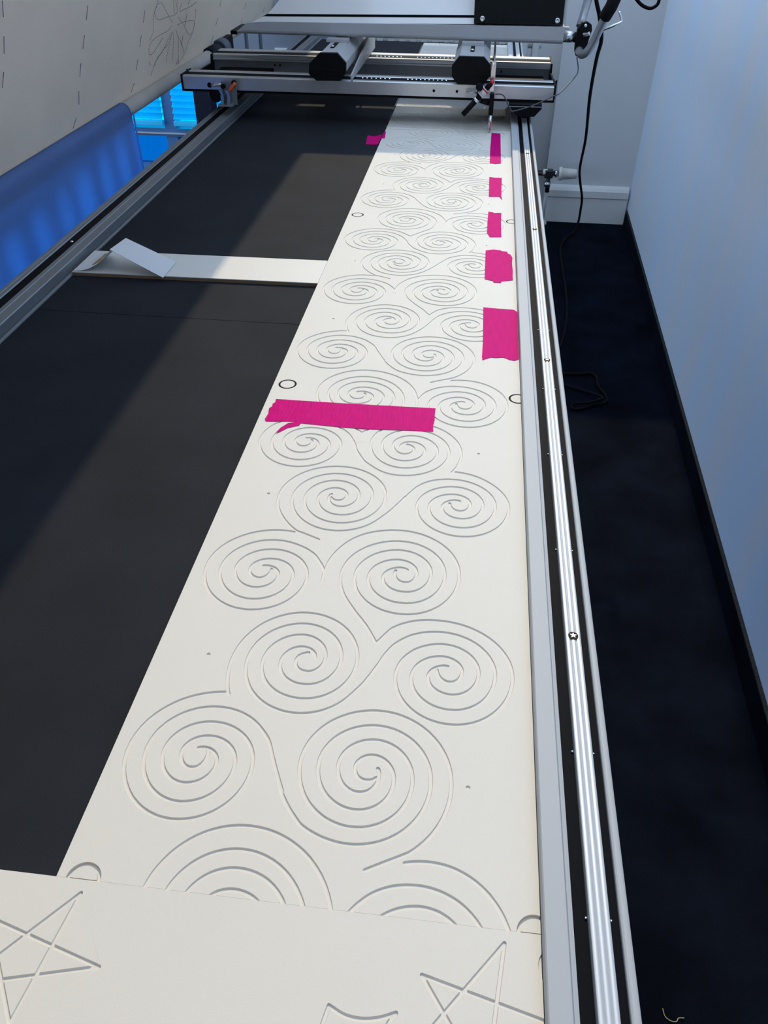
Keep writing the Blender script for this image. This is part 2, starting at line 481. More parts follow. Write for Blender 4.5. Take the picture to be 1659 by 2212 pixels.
def rail_set(s, x):
    """x: mapping from the right rail's own offsets to world x (mirrored on the left)."""
    Z = ZB
    # broad flat profile beside the boards
    X = [x(v) for v in (0.0742, 0.0883, 0.0920, 0.1010, 0.1137, 0.1196, 0.1254)]
    def P(poly, y0=YN, y1=YF):
        bm = BM(); prism(bm, poly, 'y', y0, y1); return bm
    zf = Z + 0.012
    obj('flat_profile', P([(X[0], ZT + 0.0002), (X[0], zf - 0.0008), (X[0] + s * 0.0008, zf), (X[1] - s * 0.0005, zf), (X[1], zf - 0.0005),
                           (X[1] + s * 0.0008, zf - 0.0022), (X[2], zf - 0.0028), (X[2], ZT - 0.05), (X[0] + s * 0.018, ZT - 0.05), (X[0] + s * 0.018, ZT + 0.0002)]), M_PROFILE, parent=table)
    obj('black_channel', P([(X[2] + s * 0.0001, zf - 0.0045), (X[3] - s * 0.0001, zf - 0.0045), (X[3] - s * 0.0001, Z - 0.03), (X[2] + s * 0.0001, Z - 0.03)]), M_GROOVE, parent=table)
    # ribbed track
    top = []
    n = 36
    for i in range(n + 1):
        t = i / n
        xx = X[3] + (X[4] - X[3]) * t
        rib = 0.0009 * abs(math.sin(math.pi * 3 * t)) ** 0.6
        edge = -0.0012 if i in (0, n) else 0
        top.append((xx, zf + 0.0006 + rib + edge))
    tr = obj('track_rail', P(top + [(X[4], Z - 0.03), (X[3], Z - 0.03)]), M_TRACK, parent=table)
    obj('black_channel', P([(X[4] + s * 0.0001, zf - 0.0035), (X[5] - s * 0.0001, zf - 0.0035), (X[5] - s * 0.0001, Z - 0.03), (X[4] + s * 0.0001, Z - 0.03)]), M_GROOVE, parent=table)
    ro = [(X[5], Z - 0.03), (X[5], zf - 0.0012)]
    for i in range(7):
        a = math.pi * i / 6
        ro.append(((X[5] + X[6]) / 2 - (X[6] - X[5]) / 2 * math.cos(a), zf - 0.0012 + 0.0016 * math.sin(a)))
    ro += [(X[6], Z - 0.11), (X[4], Z - 0.11), (X[4], Z - 0.0302), (X[5], Z - 0.0302)]
    obj('outer_strip', P(ro), M_PROFILE, parent=table)
    return X, tr


XR, track = rail_set(1, lambda v: v)
# left rail: low lip, upright inner face, flat track, black channel, rounded outer strip
def P_(poly):
    bm = BM(); prism(bm, poly, 'y', YN, YF); return bm
Z = ZB
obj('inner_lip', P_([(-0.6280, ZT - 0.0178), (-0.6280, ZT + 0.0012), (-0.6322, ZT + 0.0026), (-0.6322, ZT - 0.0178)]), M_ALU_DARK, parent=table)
obj('lip_seam', P_([(-0.6323, ZT - 0.0178), (-0.6323, ZT + 0.0012), (-0.6338, ZT + 0.0012), (-0.6338, ZT - 0.0178)]), M_BLACK, parent=table)
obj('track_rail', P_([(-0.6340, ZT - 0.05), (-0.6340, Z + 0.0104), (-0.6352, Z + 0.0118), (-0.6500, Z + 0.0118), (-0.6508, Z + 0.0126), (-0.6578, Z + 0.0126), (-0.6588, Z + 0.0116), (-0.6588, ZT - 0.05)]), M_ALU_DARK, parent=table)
obj('black_channel', P_([(-0.6589, Z + 0.0105), (-0.6754, Z + 0.0105), (-0.6754, Z - 0.03), (-0.6589, Z - 0.03)]), M_GROOVE, parent=table)
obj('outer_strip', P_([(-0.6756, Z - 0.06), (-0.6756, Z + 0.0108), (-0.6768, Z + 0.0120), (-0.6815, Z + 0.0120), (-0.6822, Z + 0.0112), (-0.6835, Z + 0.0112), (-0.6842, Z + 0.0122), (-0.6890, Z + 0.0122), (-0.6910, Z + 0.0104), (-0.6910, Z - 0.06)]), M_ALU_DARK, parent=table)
# screw sockets in the right track, with a split star slot
for sx, sy in ((0.1073, 0.4525), (0.1073, 0.925), (0.1073, 1.402), (0.1073, 1.879)):
    b = BM(); lathe(b, (sx, sy, ZB + 0.0137), (0, 0, -1), [(0, 0.0042), (0.0006, 0.0042)], n=18)
    s_ = obj('screw_socket', b, M_BLACK, parent=track)
    st = []
    for k in range(10):
        a = math.pi * k / 5 + 0.3; r = 0.0030 if k % 2 == 0 else 0.0012
        st.append((sx + r * math.cos(a), sy + r * math.sin(a)))
    b = BM(); prism(b, st, 'z', ZB + 0.0138, ZB + 0.0142)
    obj('star_insert', b, M_STEEL, parent=track)
for sy in (0.228, 0.345, 0.564, 0.72, 0.86, 1.02):
    for sx in (0.0999, 0.1150):
        b = BM(); lathe(b, (sx, sy, ZB + 0.0076), (0, 0, 1), [(0, 0.0009), (0.0008, 0.0009), (0.0013, 0.0004)], n=10)
        obj('bolt_head', b, M_CHROME, parent=table)
b = BM(); lathe(b, (-0.6665, 1.245, ZB + 0.0106), (0, 0, 1), [(0, 0.003), (0.0012, 0.003), (0.0025, 0.0012)], n=12)
obj('bolt_head', b, M_CHROME, parent=table)
for lx, ly in ((-0.66, -0.3), (0.108, -0.3), (-0.66, 1.5), (0.108, 1.5), (-0.66, 3.3), (0.108, 3.3)):
    b = BM(); box(b, lx - 0.012, lx + 0.012, ly - 0.03, ly + 0.03, 0.0, ZB - 0.1105)
    obj('leg', b, M_NAVY, parent=table)
for ly in (-0.3, 1.5, 3.3):
    b = BM(); box(b, -0.645, 0.094, ly - 0.02, ly + 0.02, 0.60, ZT - 0.0185)
    obj('crossbeam', b, M_NAVY, parent=table)


# ------------------------------------------------------------------ grooved pattern boards
GROOVES = [
[708, 1545,
-23,-1,-22,-2,-23,-3,-22,-4,-22,-4,-21,-5,-24,-7,-23,-7,-24,-8,-22,-9,-22,-10,-22,-10,-21,-11,-20,-12,-20,-12,-19,-13,-19,-14,-18,-14,-17,-15,-17,-15,-16,-16,-15,-17,-15,-17,-14,-17,-13,-18,
-13,-18,-12,-19,-11,-19,-10,-20,-9,-20,-9,-20,-8,-20,-6,-21,-6,-21,-6,-20,-4,-22,-4,-21,-2,-21,-2,-22,0,-21,0,-22,1,-21,2,-22,3,-21,3,-21,5,-21,5,-20,7,-20,7,-20,8,-20,
11,-22,12,-23,12,-21,14,-21,14,-20,15,-20,16,-18,17,-18,18,-18,19,-16,19,-15,20,-15,21,-13,22,-13,22,-11,23,-10,23,-9,24,-7,24,-7,24,-5,25,-3,25,-3,25,-1,24,1,25,2,
25,3,24,5,24,6,24,7,23,9,23,9,22,11,21,12,21,13,19,14,19,15,18,17,18,16,16,18,15,19,14,19,13,20,11,20,11,22,9,21,8,22,7,22,6,23,4,22,3,23,
2,22,1,23,-1,22,-2,22,-3,22,-4,22,-7,23,-7,23,-10,22,-10,21,-12,21,-13,19,-14,18,-15,17,-16,16,-17,14,-18,14,-18,12,-18,11,-19,9,-19,9,-19,7,-19,6,-19,5,-19,4,
-19,2,-19,2,-19,1,-18,0,-18,-1,-25,-3,-24,-4,-23,-7,-23,-7,-21,-10,-21,-10,-19,-12,-18,-14,-17,-14,-15,-15,-14,-16,-12,-17,-12,-18,-9,-18,-8,-18,-7,-19,-5,-19,-4,-19,-2,-19,-1,-20,
1,-19,2,-18,4,-18,5,-18,8,-23,10,-22,12,-21,14,-19,16,-18,18,-16,18,-15,20,-12,22,-10,22,-7,23,-5,23,-2,23,1,23,4,22,7,22,9,20,11,18,13,17,16,14,17,12,18,
9,20,7,20,4,21,1,20,-2,20,-4,19,-10,23,-14,20,-17,16,-19,12,-19,8,-18,4,-18,2,-23,-2,-20,-7,
],
[1301, 757,
-10,21,-11,22,-11,22,-11,22,-10,22,-10,21,-10,21,-12,23,-10,22,-11,22,-10,23,-11,23,-10,23,-10,24,-10,25,-11,25,-12,24,-14,24,-15,20,-18,22,-20,22,-20,20,-18,18,-16,16,-13,11,
-20,15,-20,14,-21,13,-21,11,-22,10,-22,10,-22,8,-22,6,-23,6,-22,5,-23,3,-22,2,-23,2,-22,0,-22,-1,-22,-1,-24,-3,-25,-5,-24,-5,-23,-7,-23,-8,-22,-9,-21,-11,-21,-11,-20,-12,
-19,-13,-18,-14,-18,-16,-16,-15,-15,-17,-15,-17,-13,-17,-12,-19,-11,-18,-11,-19,-9,-20,-8,-20,-6,-20,-6,-20,-5,-21,-4,-21,-2,-20,-1,-21,-1,-21,1,-20,2,-20,3,-21,4,-19,5,-20,6,-19,
6,-19,10,-23,11,-22,12,-22,14,-20,14,-20,16,-19,17,-18,18,-17,19,-15,21,-14,21,-13,22,-12,23,-9,23,-8,25,-6,24,-5,25,-2,25,-1,25,2,24,4,24,5,24,8,23,9,22,10,
21,12,20,14,19,15,18,17,16,17,15,19,13,19,12,21,10,21,8,21,6,22,5,22,3,23,1,22,-1,22,-2,22,-5,21,-7,23,-9,23,-11,20,-14,20,-14,17,-17,16,-17,14,-18,11,
-18,10,-19,8,-19,6,-18,4,-19,3,-17,1,-18,0,-16,-1,-26,-4,-23,-7,-21,-10,-19,-11,-17,-13,-14,-15,-11,-15,-9,-16,-7,-16,-5,-16,-2,-16,0,-15,1,-14,2,-14,4,-12,10,-21,12,-18,
15,-15,17,-12,19,-9,21,-3,21,2,21,7,17,13,15,16,10,19,7,21,4,22,0,18,-2,19,-6,19,
],
[1230, 899,
11,-25,10,-25,11,-24,11,-25,11,-24,12,-22,14,-24,14,-22,15,-22,16,-21,16,-22,17,-21,19,-22,20,-22,19,-20,16,-18,14,-12,19,-12,21,-12,20,-10,21,-10,21,-9,21,-9,21,-7,22,-7,
22,-6,22,-5,22,-5,22,-4,22,-2,22,-3,23,-1,22,0,22,0,22,2,21,2,25,4,23,5,24,6,23,7,22,7,22,9,22,10,21,11,20,11,20,13,19,13,18,14,18,15,16,15,
16,16,15,17,15,17,13,18,13,18,12,19,11,19,10,19,9,20,8,20,7,20,6,20,6,21,4,20,4,21,2,21,2,20,1,21,0,20,-1,25,-2,25,-4,24,-5,24,-6,23,-7,23,
-9,22,-9,22,-11,21,-11,20,-13,20,-13,19,-15,18,-15,17,-16,16,-17,16,-17,14,-19,13,-18,12,-19,11,-20,10,-20,10,-21,8,-20,6,-21,6,-21,4,-21,4,-22,2,-21,1,-21,0,-21,-1,
-21,-2,-24,-4,-23,-5,-23,-6,-22,-8,-22,-9,-21,-10,-21,-12,-20,-12,-18,-14,-18,-14,-17,-16,-16,-17,-15,-17,-13,-19,-13,-19,-11,-20,-10,-20,-8,-21,-8,-21,-5,-22,-5,-22,-3,-22,-1,-22,0,-22,
1,-22,3,-22,4,-21,6,-24,8,-23,10,-22,11,-22,12,-20,14,-20,15,-19,16,-17,17,-16,19,-14,19,-13,20,-12,21,-10,21,-8,22,-6,22,-5,22,-3,22,-1,22,1,21,2,25,5,23,8,
22,10,21,11,20,14,17,15,16,16,14,18,12,18,10,18,8,19,6,19,5,19,3,19,2,18,0,18,-1,18,-3,24,-6,24,-8,22,-11,20,-12,18,-13,17,-15,14,-16,12,-17,10,-18,7,
-18,5,-18,3,-17,0,-18,-2,-22,-7,-19,-9,-17,-13,-14,-15,-10,-15,-8,-17,-4,-17,-2,-16,2,-23,6,-21,11,-17,13,-14,16,-10,16,-7,17,-4,18,0,22,3,23,9,19,17,
],
[1952, 268,
22,12,21,12,22,11,21,12,21,11,21,12,21,11,23,12,24,13,23,12,22,12,19,10,14,9,19,15,19,16,17,17,17,17,17,18,15,18,15,19,14,19,14,20,12,20,12,20,11,21,
10,21,9,22,9,21,8,22,6,22,6,22,6,23,4,22,4,22,2,23,2,23,1,22,1,25,-1,24,-2,25,-2,24,-4,24,-4,24,-6,24,-6,23,-7,23,-9,22,-9,22,-10,22,-10,21,
-12,20,-12,20,-13,20,-13,19,-15,18,-15,17,-16,17,-16,16,-16,16,-18,14,-18,14,-18,14,-19,12,-19,12,-20,10,-20,10,-20,10,-20,8,-21,7,-21,7,-21,6,-21,5,-22,4,-21,3,-22,2,
-21,2,-22,0,-21,0,-22,-1,-21,-2,-21,-3,-25,-4,-24,-6,-24,-6,-24,-7,-23,-9,-23,-10,-22,-10,-21,-12,-21,-12,-21,-14,-19,-14,-19,-15,-19,-16,-17,-17,-16,-17,-16,-19,-15,-19,-14,-19,-12,-20,
-12,-21,-11,-22,-10,-21,-8,-22,-8,-23,-6,-23,-6,-23,-4,-23,-3,-23,-2,-24,0,-23,0,-24,2,-23,3,-23,4,-23,6,-23,6,-24,8,-23,9,-22,10,-22,11,-22,12,-21,13,-20,14,-19,15,-18,
16,-18,17,-16,18,-16,18,-15,19,-13,19,-13,20,-12,21,-10,21,-9,22,-8,21,-7,22,-6,23,-4,22,-4,22,-2,22,0,22,0,22,2,22,2,24,5,24,6,22,8,22,9,22,10,20,11,
20,13,18,14,18,14,16,16,16,16,14,17,13,18,11,18,11,19,9,19,9,19,7,19,6,20,4,19,4,20,3,20,1,19,1,19,0,20,-2,24,-4,25,-5,24,-6,23,-9,22,-9,21,
-12,21,-12,19,-13,19,-15,17,-16,15,-16,15,-18,13,-18,12,-19,10,-20,9,-20,7,-20,5,-20,4,-21,3,-20,0,-20,0,-20,-3,-24,-5,-24,-7,-22,-10,-21,-11,-19,-13,-18,-14,-17,-16,-14,-18,
-13,-18,-11,-19,-8,-20,-7,-20,-5,-20,-3,-21,-1,-20,1,-21,4,-24,5,-23,8,-22,11,-21,12,-20,14,-18,17,-15,18,-13,19,-11,20,-8,21,-5,21,-1,20,1,23,6,21,10,18,13,14,15,
12,16,9,16,8,20,4,20,1,19,-1,24,-3,22,-10,20,
],
[710, 1531,
-10,20,-8,20,-7,21,-7,20,-6,21,-6,21,-4,21,-5,24,-5,25,-3,24,-3,25,-1,24,-1,24,-1,24,1,24,1,24,2,24,3,23,3,23,5,23,5,23,5,23,7,22,7,22,8,22,
9,21,9,21,11,20,11,20,11,20,13,19,13,18,14,18,14,18,15,17,16,16,16,15,17,15,17,14,18,13,19,13,19,12,19,10,20,10,20,9,20,9,21,7,21,6,21,5,21,5,
22,3,21,2,25,2,25,0,24,-2,25,-2,24,-4,24,-4,23,-6,23,-8,22,-8,22,-9,21,-10,20,-11,20,-12,19,-13,18,-14,17,-14,16,-15,16,-15,15,-16,13,-17,14,-17,12,-17,11,-18,
10,-18,10,-18,8,-18,8,-19,7,-19,7,-18,5,-19,5,-19,4,-19,4,-24,3,-25,1,-24,0,-24,-1,-24,-2,-24,-4,-23,-4,-23,-6,-23,-8,-22,-8,-21,-9,-21,-10,-20,-12,-20,-12,-19,-13,-18,
-15,-17,-15,-16,-16,-15,-16,-15,-18,-13,-18,-13,-18,-11,-20,-10,-19,-10,-21,-7,-20,-7,-21,-6,-21,-4,-21,-3,-21,-2,-25,-1,-24,1,-25,2,-24,4,-24,5,-23,6,-23,8,-22,9,-22,11,-22,12,
-20,14,-19,15,-18,16,-17,18,-16,19,-15,19,-12,21,-12,22,-9,23,-8,23,-6,23,-4,25,-2,24,-1,24,1,24,3,24,5,24,6,23,7,23,10,21,11,21,12,20,14,19,15,17,16,16,
17,15,18,13,19,12,20,10,20,9,21,6,21,5,21,3,24,2,24,-2,24,-4,22,-6,21,-9,20,-11,18,-12,17,-13,14,-15,13,-15,11,-16,9,-17,8,-16,6,-16,5,-16,3,-15,3,-14,
2,-26,-1,-24,-4,-22,-6,-21,-8,-18,-10,-16,-11,-14,-12,-13,-13,-10,-14,-8,-14,-6,-14,-4,-15,-1,-21,1,-20,4,-19,7,-17,11,-15,14,-11,16,-7,19,-3,23,2,23,8,23,13,20,18,16,
22,12,25,6,
],
[1836, 1965,
-11,-23,-11,-25,-10,-24,-10,-24,-11,-24,-11,-24,-11,-23,-12,-23,-14,-25,-16,-25,-17,-26,-16,-25,-16,-22,-13,-18,-10,-15,-15,-20,-16,-19,-16,-18,-18,-18,-19,-16,-19,-16,-21,-15,-21,-13,-22,-13,-22,-11,
-23,-11,-24,-9,-24,-8,-24,-6,-25,-5,-24,-4,-25,-3,-25,-1,-24,0,-25,1,-25,3,-24,3,-24,5,-24,7,-24,7,-23,9,-23,9,-22,11,-22,12,-21,13,-20,14,-19,15,-19,17,-18,17,-17,18,
-16,18,-15,20,-13,20,-13,21,-12,21,-10,22,-10,23,-8,23,-7,23,-6,23,-4,24,-4,24,-2,24,0,24,0,25,2,24,2,23,4,24,6,23,6,23,8,22,8,22,10,22,11,20,12,20,
13,20,14,18,14,18,16,17,16,16,18,15,18,14,18,12,19,12,20,11,20,9,20,9,21,7,21,6,21,5,21,4,21,2,25,1,25,0,25,-3,24,-4,24,-6,23,-7,22,-9,21,-10,
20,-11,19,-13,18,-14,17,-14,15,-15,14,-16,14,-17,11,-17,11,-17,10,-18,8,-17,7,-18,7,-18,5,-18,4,-17,4,-18,3,-24,2,-24,0,-23,-2,-23,-3,-22,-5,-22,-6,-21,-8,-20,-9,-19,
-10,-18,-11,-17,-13,-17,-14,-15,-14,-14,-15,-12,-17,-11,-17,-10,-17,-9,-18,-7,-18,-5,-19,-4,-18,-2,-25,-1,-23,1,-24,3,-23,5,-22,8,-22,10,-20,12,-19,13,-17,16,-15,18,-14,19,-10,21,
-9,21,-5,23,-3,23,0,24,3,24,5,22,8,22,11,20,13,19,15,16,16,14,18,12,19,9,20,5,25,3,24,-2,23,-6,20,-9,17,-13,14,-15,10,-16,6,-17,4,-16,0,-15,
],
[1794, 2191,
13,21,14,23,15,23,14,24,14,22,14,22,12,18,11,15,9,11,18,14,18,14,19,13,19,12,20,11,20,10,20,10,21,9,22,7,22,7,23,5,22,5,22,3,22,3,22,3,22,1,
25,1,25,1,24,-1,24,-1,24,-2,24,-2,23,-4,23,-4,22,-5,23,-5,22,-6,21,-7,21,-8,21,-8,20,-9,20,-10,20,-10,19,-11,18,-11,18,-12,18,-13,17,-13,16,-14,16,-14,16,-15,
14,-16,14,-15,14,-17,13,-17,12,-17,11,-18,11,-18,10,-19,9,-19,8,-19,8,-19,7,-20,5,-20,6,-21,4,-20,3,-21,2,-21,2,-20,0,-21,0,-21,-2,-21,-2,-24,-4,-24,-5,-24,-6,-24,
-6,-23,-8,-23,-9,-23,-10,-22,-11,-21,-12,-22,-13,-20,-13,-20,-15,-19,-16,-19,-16,-18,-18,-16,-18,-17,-19,-15,-20,-14,-20,-13,-21,-12,-22,-11,-22,-10,-23,-8,-23,-7,-23,-7,-24,-4,-24,-4,-24,-2,
-25,-1,-25,0,-24,2,-25,3,-24,4,-24,5,-23,7,-24,8,-22,8,-22,11,-22,11,-21,12,-20,14,-19,14,-18,15,-18,17,-16,17,-16,18,-14,19,-14,19,-12,20,-11,21,-10,21,-9,21,-7,22,
-6,22,-5,23,-3,22,-2,25,-1,25,2,24,2,25,5,23,5,24,8,22,8,22,10,21,11,20,12,20,14,18,14,17,15,16,15,15,16,14,17,13,18,11,17,11,18,9,18,8,18,8,
18,6,19,5,18,4,18,4,24,3,25,1,24,-1,23,-2,23,-4,22,-6,21,-7,20,-8,20,-10,18,-11,18,-12,16,-13,14,-14,14,-15,12,-15,12,-17,9,-16,9,-18,7,-17,5,-18,5,-18,
3,-18,1,-18,1,-17,-2,-24,-3,-23,-5,-23,-7,-22,-9,-20,-11,-20,-13,-19,-14,-17,-16,-15,-17,-14,-19,-12,-19,-10,-21,-8,-21,-5,-21,-3,-22,-1,-22,2,-23,4,-22,7,-21,9,-19,10,-18,14,
-17,15,-14,17,-11,18,-8,20,-6,21,-2,21,3,23,6,22,11,20,13,17,15,14,16,11,16,8,15,6,19,5,19,2,17,-2,
],
[1749, 1775,
11,24,11,25,12,24,11,25,11,24,11,24,10,23,10,21,10,26,9,25,9,24,9,22,10,23,14,27,15,27,14,24,12,19,15,18,16,18,17,17,17,16,18,15,18,14,19,14,20,12,
20,11,21,10,21,8,21,8,21,7,22,5,21,5,21,3,21,3,25,2,24,2,24,0,24,-2,24,-2,23,-3,23,-5,22,-5,22,-6,21,-8,20,-8,20,-9,20,-10,19,-11,18,-12,17,-12,
17,-13,15,-14,15,-14,14,-16,14,-15,12,-17,12,-16,11,-18,9,-17,9,-18,8,-19,7,-18,6,-19,5,-19,4,-19,3,-20,2,-19,1,-19,0,-20,-2,-24,-3,-24,-4,-24,-5,-23,-7,-23,-8,-23,
-10,-22,-10,-21,-12,-21,-14,-20,-15,-19,-15,-18,-18,-17,-18,-15,-19,-15,-21,-13,-21,-11,-22,-10,-23,-8,-23,-7,-23,-5,-24,-2,-25,-1,-24,0,-24,2,-24,4,-24,6,-23,7,-22,8,-22,11,-21,12,
-19,13,-19,15,-18,16,-16,17,-14,18,-13,19,-12,21,-9,20,-8,22,-6,22,-4,22,-2,22,0,24,3,24,5,22,7,22,9,21,10,20,13,18,13,16,15,15,16,13,16,12,16,10,17,8,
17,7,16,5,16,4,16,3,24,3,24,0,22,-3,21,-6,19,-7,17,-9,15,-10,13,-12,12,-12,9,-14,8,-13,5,-14,5,-13,2,-14,1,-12,-2,-24,-5,-21,-9,-19,-11,-16,-13,-14,-16,-11,
-18,-7,-19,-3,-20,1,-20,6,-19,11,-16,14,-14,18,-12,21,-7,21,-4,23,
],
[826, 3499,
-24,4,-23,3,-24,2,-23,1,-24,0,-23,-1,-23,-2,-23,-2,-22,-4,-23,-4,-24,-5,-24,-7,-24,-7,-23,-8,-23,-9,-22,-10,-22,-11,-21,-11,-21,-13,-20,-13,-20,-14,-19,-14,-18,-16,-17,-16,-17,-16,
-16,-17,-16,-18,-14,-18,-14,-19,-13,-20,-12,-20,-11,-20,-10,-21,-10,-21,-8,-21,-8,-22,-7,-22,-5,-22,-5,-22,-4,-23,-3,-22,-1,-23,-1,-22,0,-23,1,-23,2,-22,3,-22,4,-22,5,-22,6,-22,
7,-21,8,-22,10,-23,10,-22,12,-21,12,-20,13,-21,14,-19,15,-19,16,-18,17,-17,17,-16,18,-16,18,-14,20,-14,20,-13,20,-11,21,-11,21,-10,22,-9,22,-7,23,-7,22,-5,23,-4,23,-3,
24,-2,23,-1,23,0,23,2,22,3,24,4,24,5,23,6,23,8,22,9,22,9,21,11,20,12,20,13,19,14,19,15,17,15,16,17,16,17,14,18,14,18,12,19,12,20,10,20,9,21,
8,21,7,21,6,21,4,22,3,22,3,21,1,22,0,22,-2,21,-2,21,-4,21,-6,24,-7,24,-9,23,-11,22,-12,21,-13,20,-14,19,-15,18,-16,16,-17,15,-18,14,-19,13,-18,11,-20,10,
-19,9,-20,7,-20,6,-20,5,-20,4,-19,3,-20,1,-19,1,-19,-1,-19,-1,-24,-4,-24,-5,-24,-6,-22,-9,-22,-9,-20,-11,-19,-13,-18,-13,-17,-15,-16,-16,-14,-17,-12,-18,-11,-18,-10,-19,-8,-20,
-6,-19,-5,-21,-3,-20,-1,-20,0,-21,2,-20,4,-19,5,-19,8,-23,11,-22,13,-21,14,-19,16,-17,18,-16,19,-13,20,-11,21,-10,21,-6,22,-5,22,-2,22,1,21,3,23,5,21,8,20,11,
19,12,16,14,15,16,13,17,9,19,8,19,5,19,2,20,-1,19,-3,19,-8,22,-12,20,-15,16,-17,13,-17,9,-17,5,-17,4,-15,1,-22,0,-20,-5,
],
[1211, 2982,
-10,25,-9,24,-12,27,-11,19,-14,22,-15,23,-15,23,-15,21,-12,18,-11,13,-17,17,-18,16,-19,14,-20,14,-19,13,-20,12,-21,11,-20,9,-21,10,-22,9,-22,8,-22,7,-23,7,-22,5,-23,5,
-22,3,-22,2,-23,1,-22,0,-22,-1,-25,-2,-24,-4,-23,-5,-23,-6,-23,-7,-22,-8,-21,-10,-21,-10,-20,-11,-20,-13,-18,-13,-18,-14,-17,-15,-16,-16,-15,-17,-15,-17,-13,-17,-12,-19,-11,-19,-10,-20,
-10,-19,-8,-21,-6,-20,-6,-21,-4,-21,-4,-22,-2,-21,-1,-21,0,-22,2,-21,2,-21,4,-21,5,-20,6,-20,8,-23,9,-22,11,-21,12,-21,13,-19,14,-19,15,-18,16,-17,17,-16,19,-15,18,-13,
20,-13,21,-11,21,-9,22,-8,22,-7,22,-5,23,-4,22,-2,23,0,23,1,22,3,23,4,22,6,23,8,22,9,21,11,20,12,18,13,18,14,17,16,15,17,14,17,13,19,11,19,9,20,
8,20,7,21,4,21,4,21,1,20,0,21,-2,21,-3,20,-6,23,-9,23,-10,21,-13,19,-14,18,-15,16,-17,14,-17,12,-18,10,-19,8,-18,7,-18,5,-18,3,-17,1,-17,1,-16,-1,-25,-2,
-23,-6,-21,-8,-19,-9,-17,-11,-15,-13,-14,-14,-10,-15,-9,-16,-7,-16,-4,-16,-2,-16,0,-16,2,-16,7,-22,11,-19,13,-16,15,-12,17,-9,17,-6,18,-2,17,0,21,6,18,11,15,15,11,16,
9,19,6,21,4,19,-1,20,
],
[1219, 2847,
-1,23,-2,23,-1,23,-1,23,0,25,2,24,2,28,3,28,3,26,3,23,2,17,5,22,6,22,6,22,7,21,7,21,8,21,9,20,9,20,10,21,10,20,11,20,12,20,12,19,13,19,
13,18,14,18,15,17,15,17,16,16,18,16,18,15,19,15,20,13,20,13,21,11,21,11,21,10,21,9,22,8,22,7,22,7,22,6,22,5,22,4,22,4,22,3,25,2,25,1,24,1,
24,-1,24,-1,24,-2,24,-4,23,-4,23,-5,23,-6,22,-7,22,-7,21,-9,21,-9,20,-10,20,-10,20,-12,18,-12,19,-12,17,-13,17,-14,16,-14,16,-15,15,-15,15,-16,13,-16,13,-16,12,-17,
12,-17,11,-17,10,-18,10,-18,9,-18,8,-18,8,-19,6,-19,7,-18,5,-19,5,-19,4,-19,3,-19,3,-19,3,-19,1,-19,1,-19,0,-19,0,-24,-1,-24,-3,-25,-3,-23,-4,-24,-5,-23,-6,-24,
-7,-22,-8,-23,-9,-22,-10,-22,-11,-21,-12,-21,-13,-20,-14,-19,-15,-19,-15,-19,-17,-17,-17,-17,-18,-15,-19,-15,-20,-14,-20,-13,-21,-12,-22,-11,-22,-9,-23,-9,-23,-7,-24,-5,-23,-5,-24,-3,-24,-2,
-25,-1,-24,0,-24,2,-24,3,-24,4,-23,5,-24,6,-23,7,-22,9,-22,9,-22,11,-21,12,-20,13,-19,14,-19,14,-18,16,-17,17,-16,18,-15,18,-15,19,-12,20,-12,20,-11,21,-9,22,-9,22,
-7,22,-6,23,-4,22,-3,23,-2,25,0,24,1,24,3,24,4,24,6,23,7,23,8,22,9,21,11,21,12,19,12,19,14,18,14,17,16,16,16,15,16,14,17,12,18,12,18,10,18,10,
19,8,18,8,19,6,19,6,19,4,24,4,24,3,24,0,24,-1,23,-3,22,-4,22,-6,21,-7,20,-9,19,-10,19,-11,17,-12,16,-13,14,-14,14,-15,12,-15,12,-15,9,-16,9,-17,8,-16,
6,-17,5,-17,5,-17,3,-17,2,-16,1,-17,0,-16,-1,-24,-3,-23,-5,-22,-6,-22,-8,-21,-10,-20,-12,-18,-13,-18,-14,-16,-16,-15,-18,-13,-18,-12,-20,-9,-20,-7,-21,-6,-21,-2,-24,-1,-24,1,
-23,3,-23,6,-23,8,-21,11,-20,13,-18,15,-16,18,-14,20,-10,21,-7,23,-3,23,0,23,6,24,10,24,14,20,16,17,17,13,18,11,18,8,23,7,21,3,21,0,18,-4,16,-7,13,-10,
],
[1787, 2191,
-14,23,-13,22,-13,23,-13,23,-13,23,-14,22,-14,23,-14,22,-14,20,-15,19,-15,20,-15,20,-16,19,-15,19,-15,19,-15,19,-13,18,-15,22,-15,22,-16,22,-14,21,-13,20,-11,17,-8,13,-12,20,
-11,21,-10,21,-9,22,-8,22,-8,22,-7,22,-5,23,-5,23,-3,24,-3,24,-1,25,-1,24,1,25,2,24,3,24,5,23,5,23,6,23,8,23,8,22,9,22,10,21,11,20,12,20,13,19,
13,18,15,18,14,17,16,16,16,16,16,15,17,13,18,13,18,13,18,11,19,11,18,9,20,9,19,8,19,7,20,7,20,6,20,4,19,4,25,4,24,3,25,1,24,-1,24,-1,24,-3,
23,-4,23,-5,23,-7,22,-7,21,-9,20,-10,20,-10,19,-12,19,-12,17,-13,17,-14,16,-15,15,-15,14,-16,13,-16,12,-17,11,-17,11,-18,9,-17,8,-19,8,-18,6,-19,6,-18,5,-19,4,-19,
3,-19,2,-18,2,-19,0,-19,0,-24,-2,-25,-2,-24,-5,-24,-5,-23,-8,-23,-8,-23,-10,-22,-10,-21,-13,-21,-13,-20,-15,-19,-16,-18,-17,-16,-19,-16,-19,-14,-20,-13,-22,-12,-22,-10,-22,-8,-24,-7,
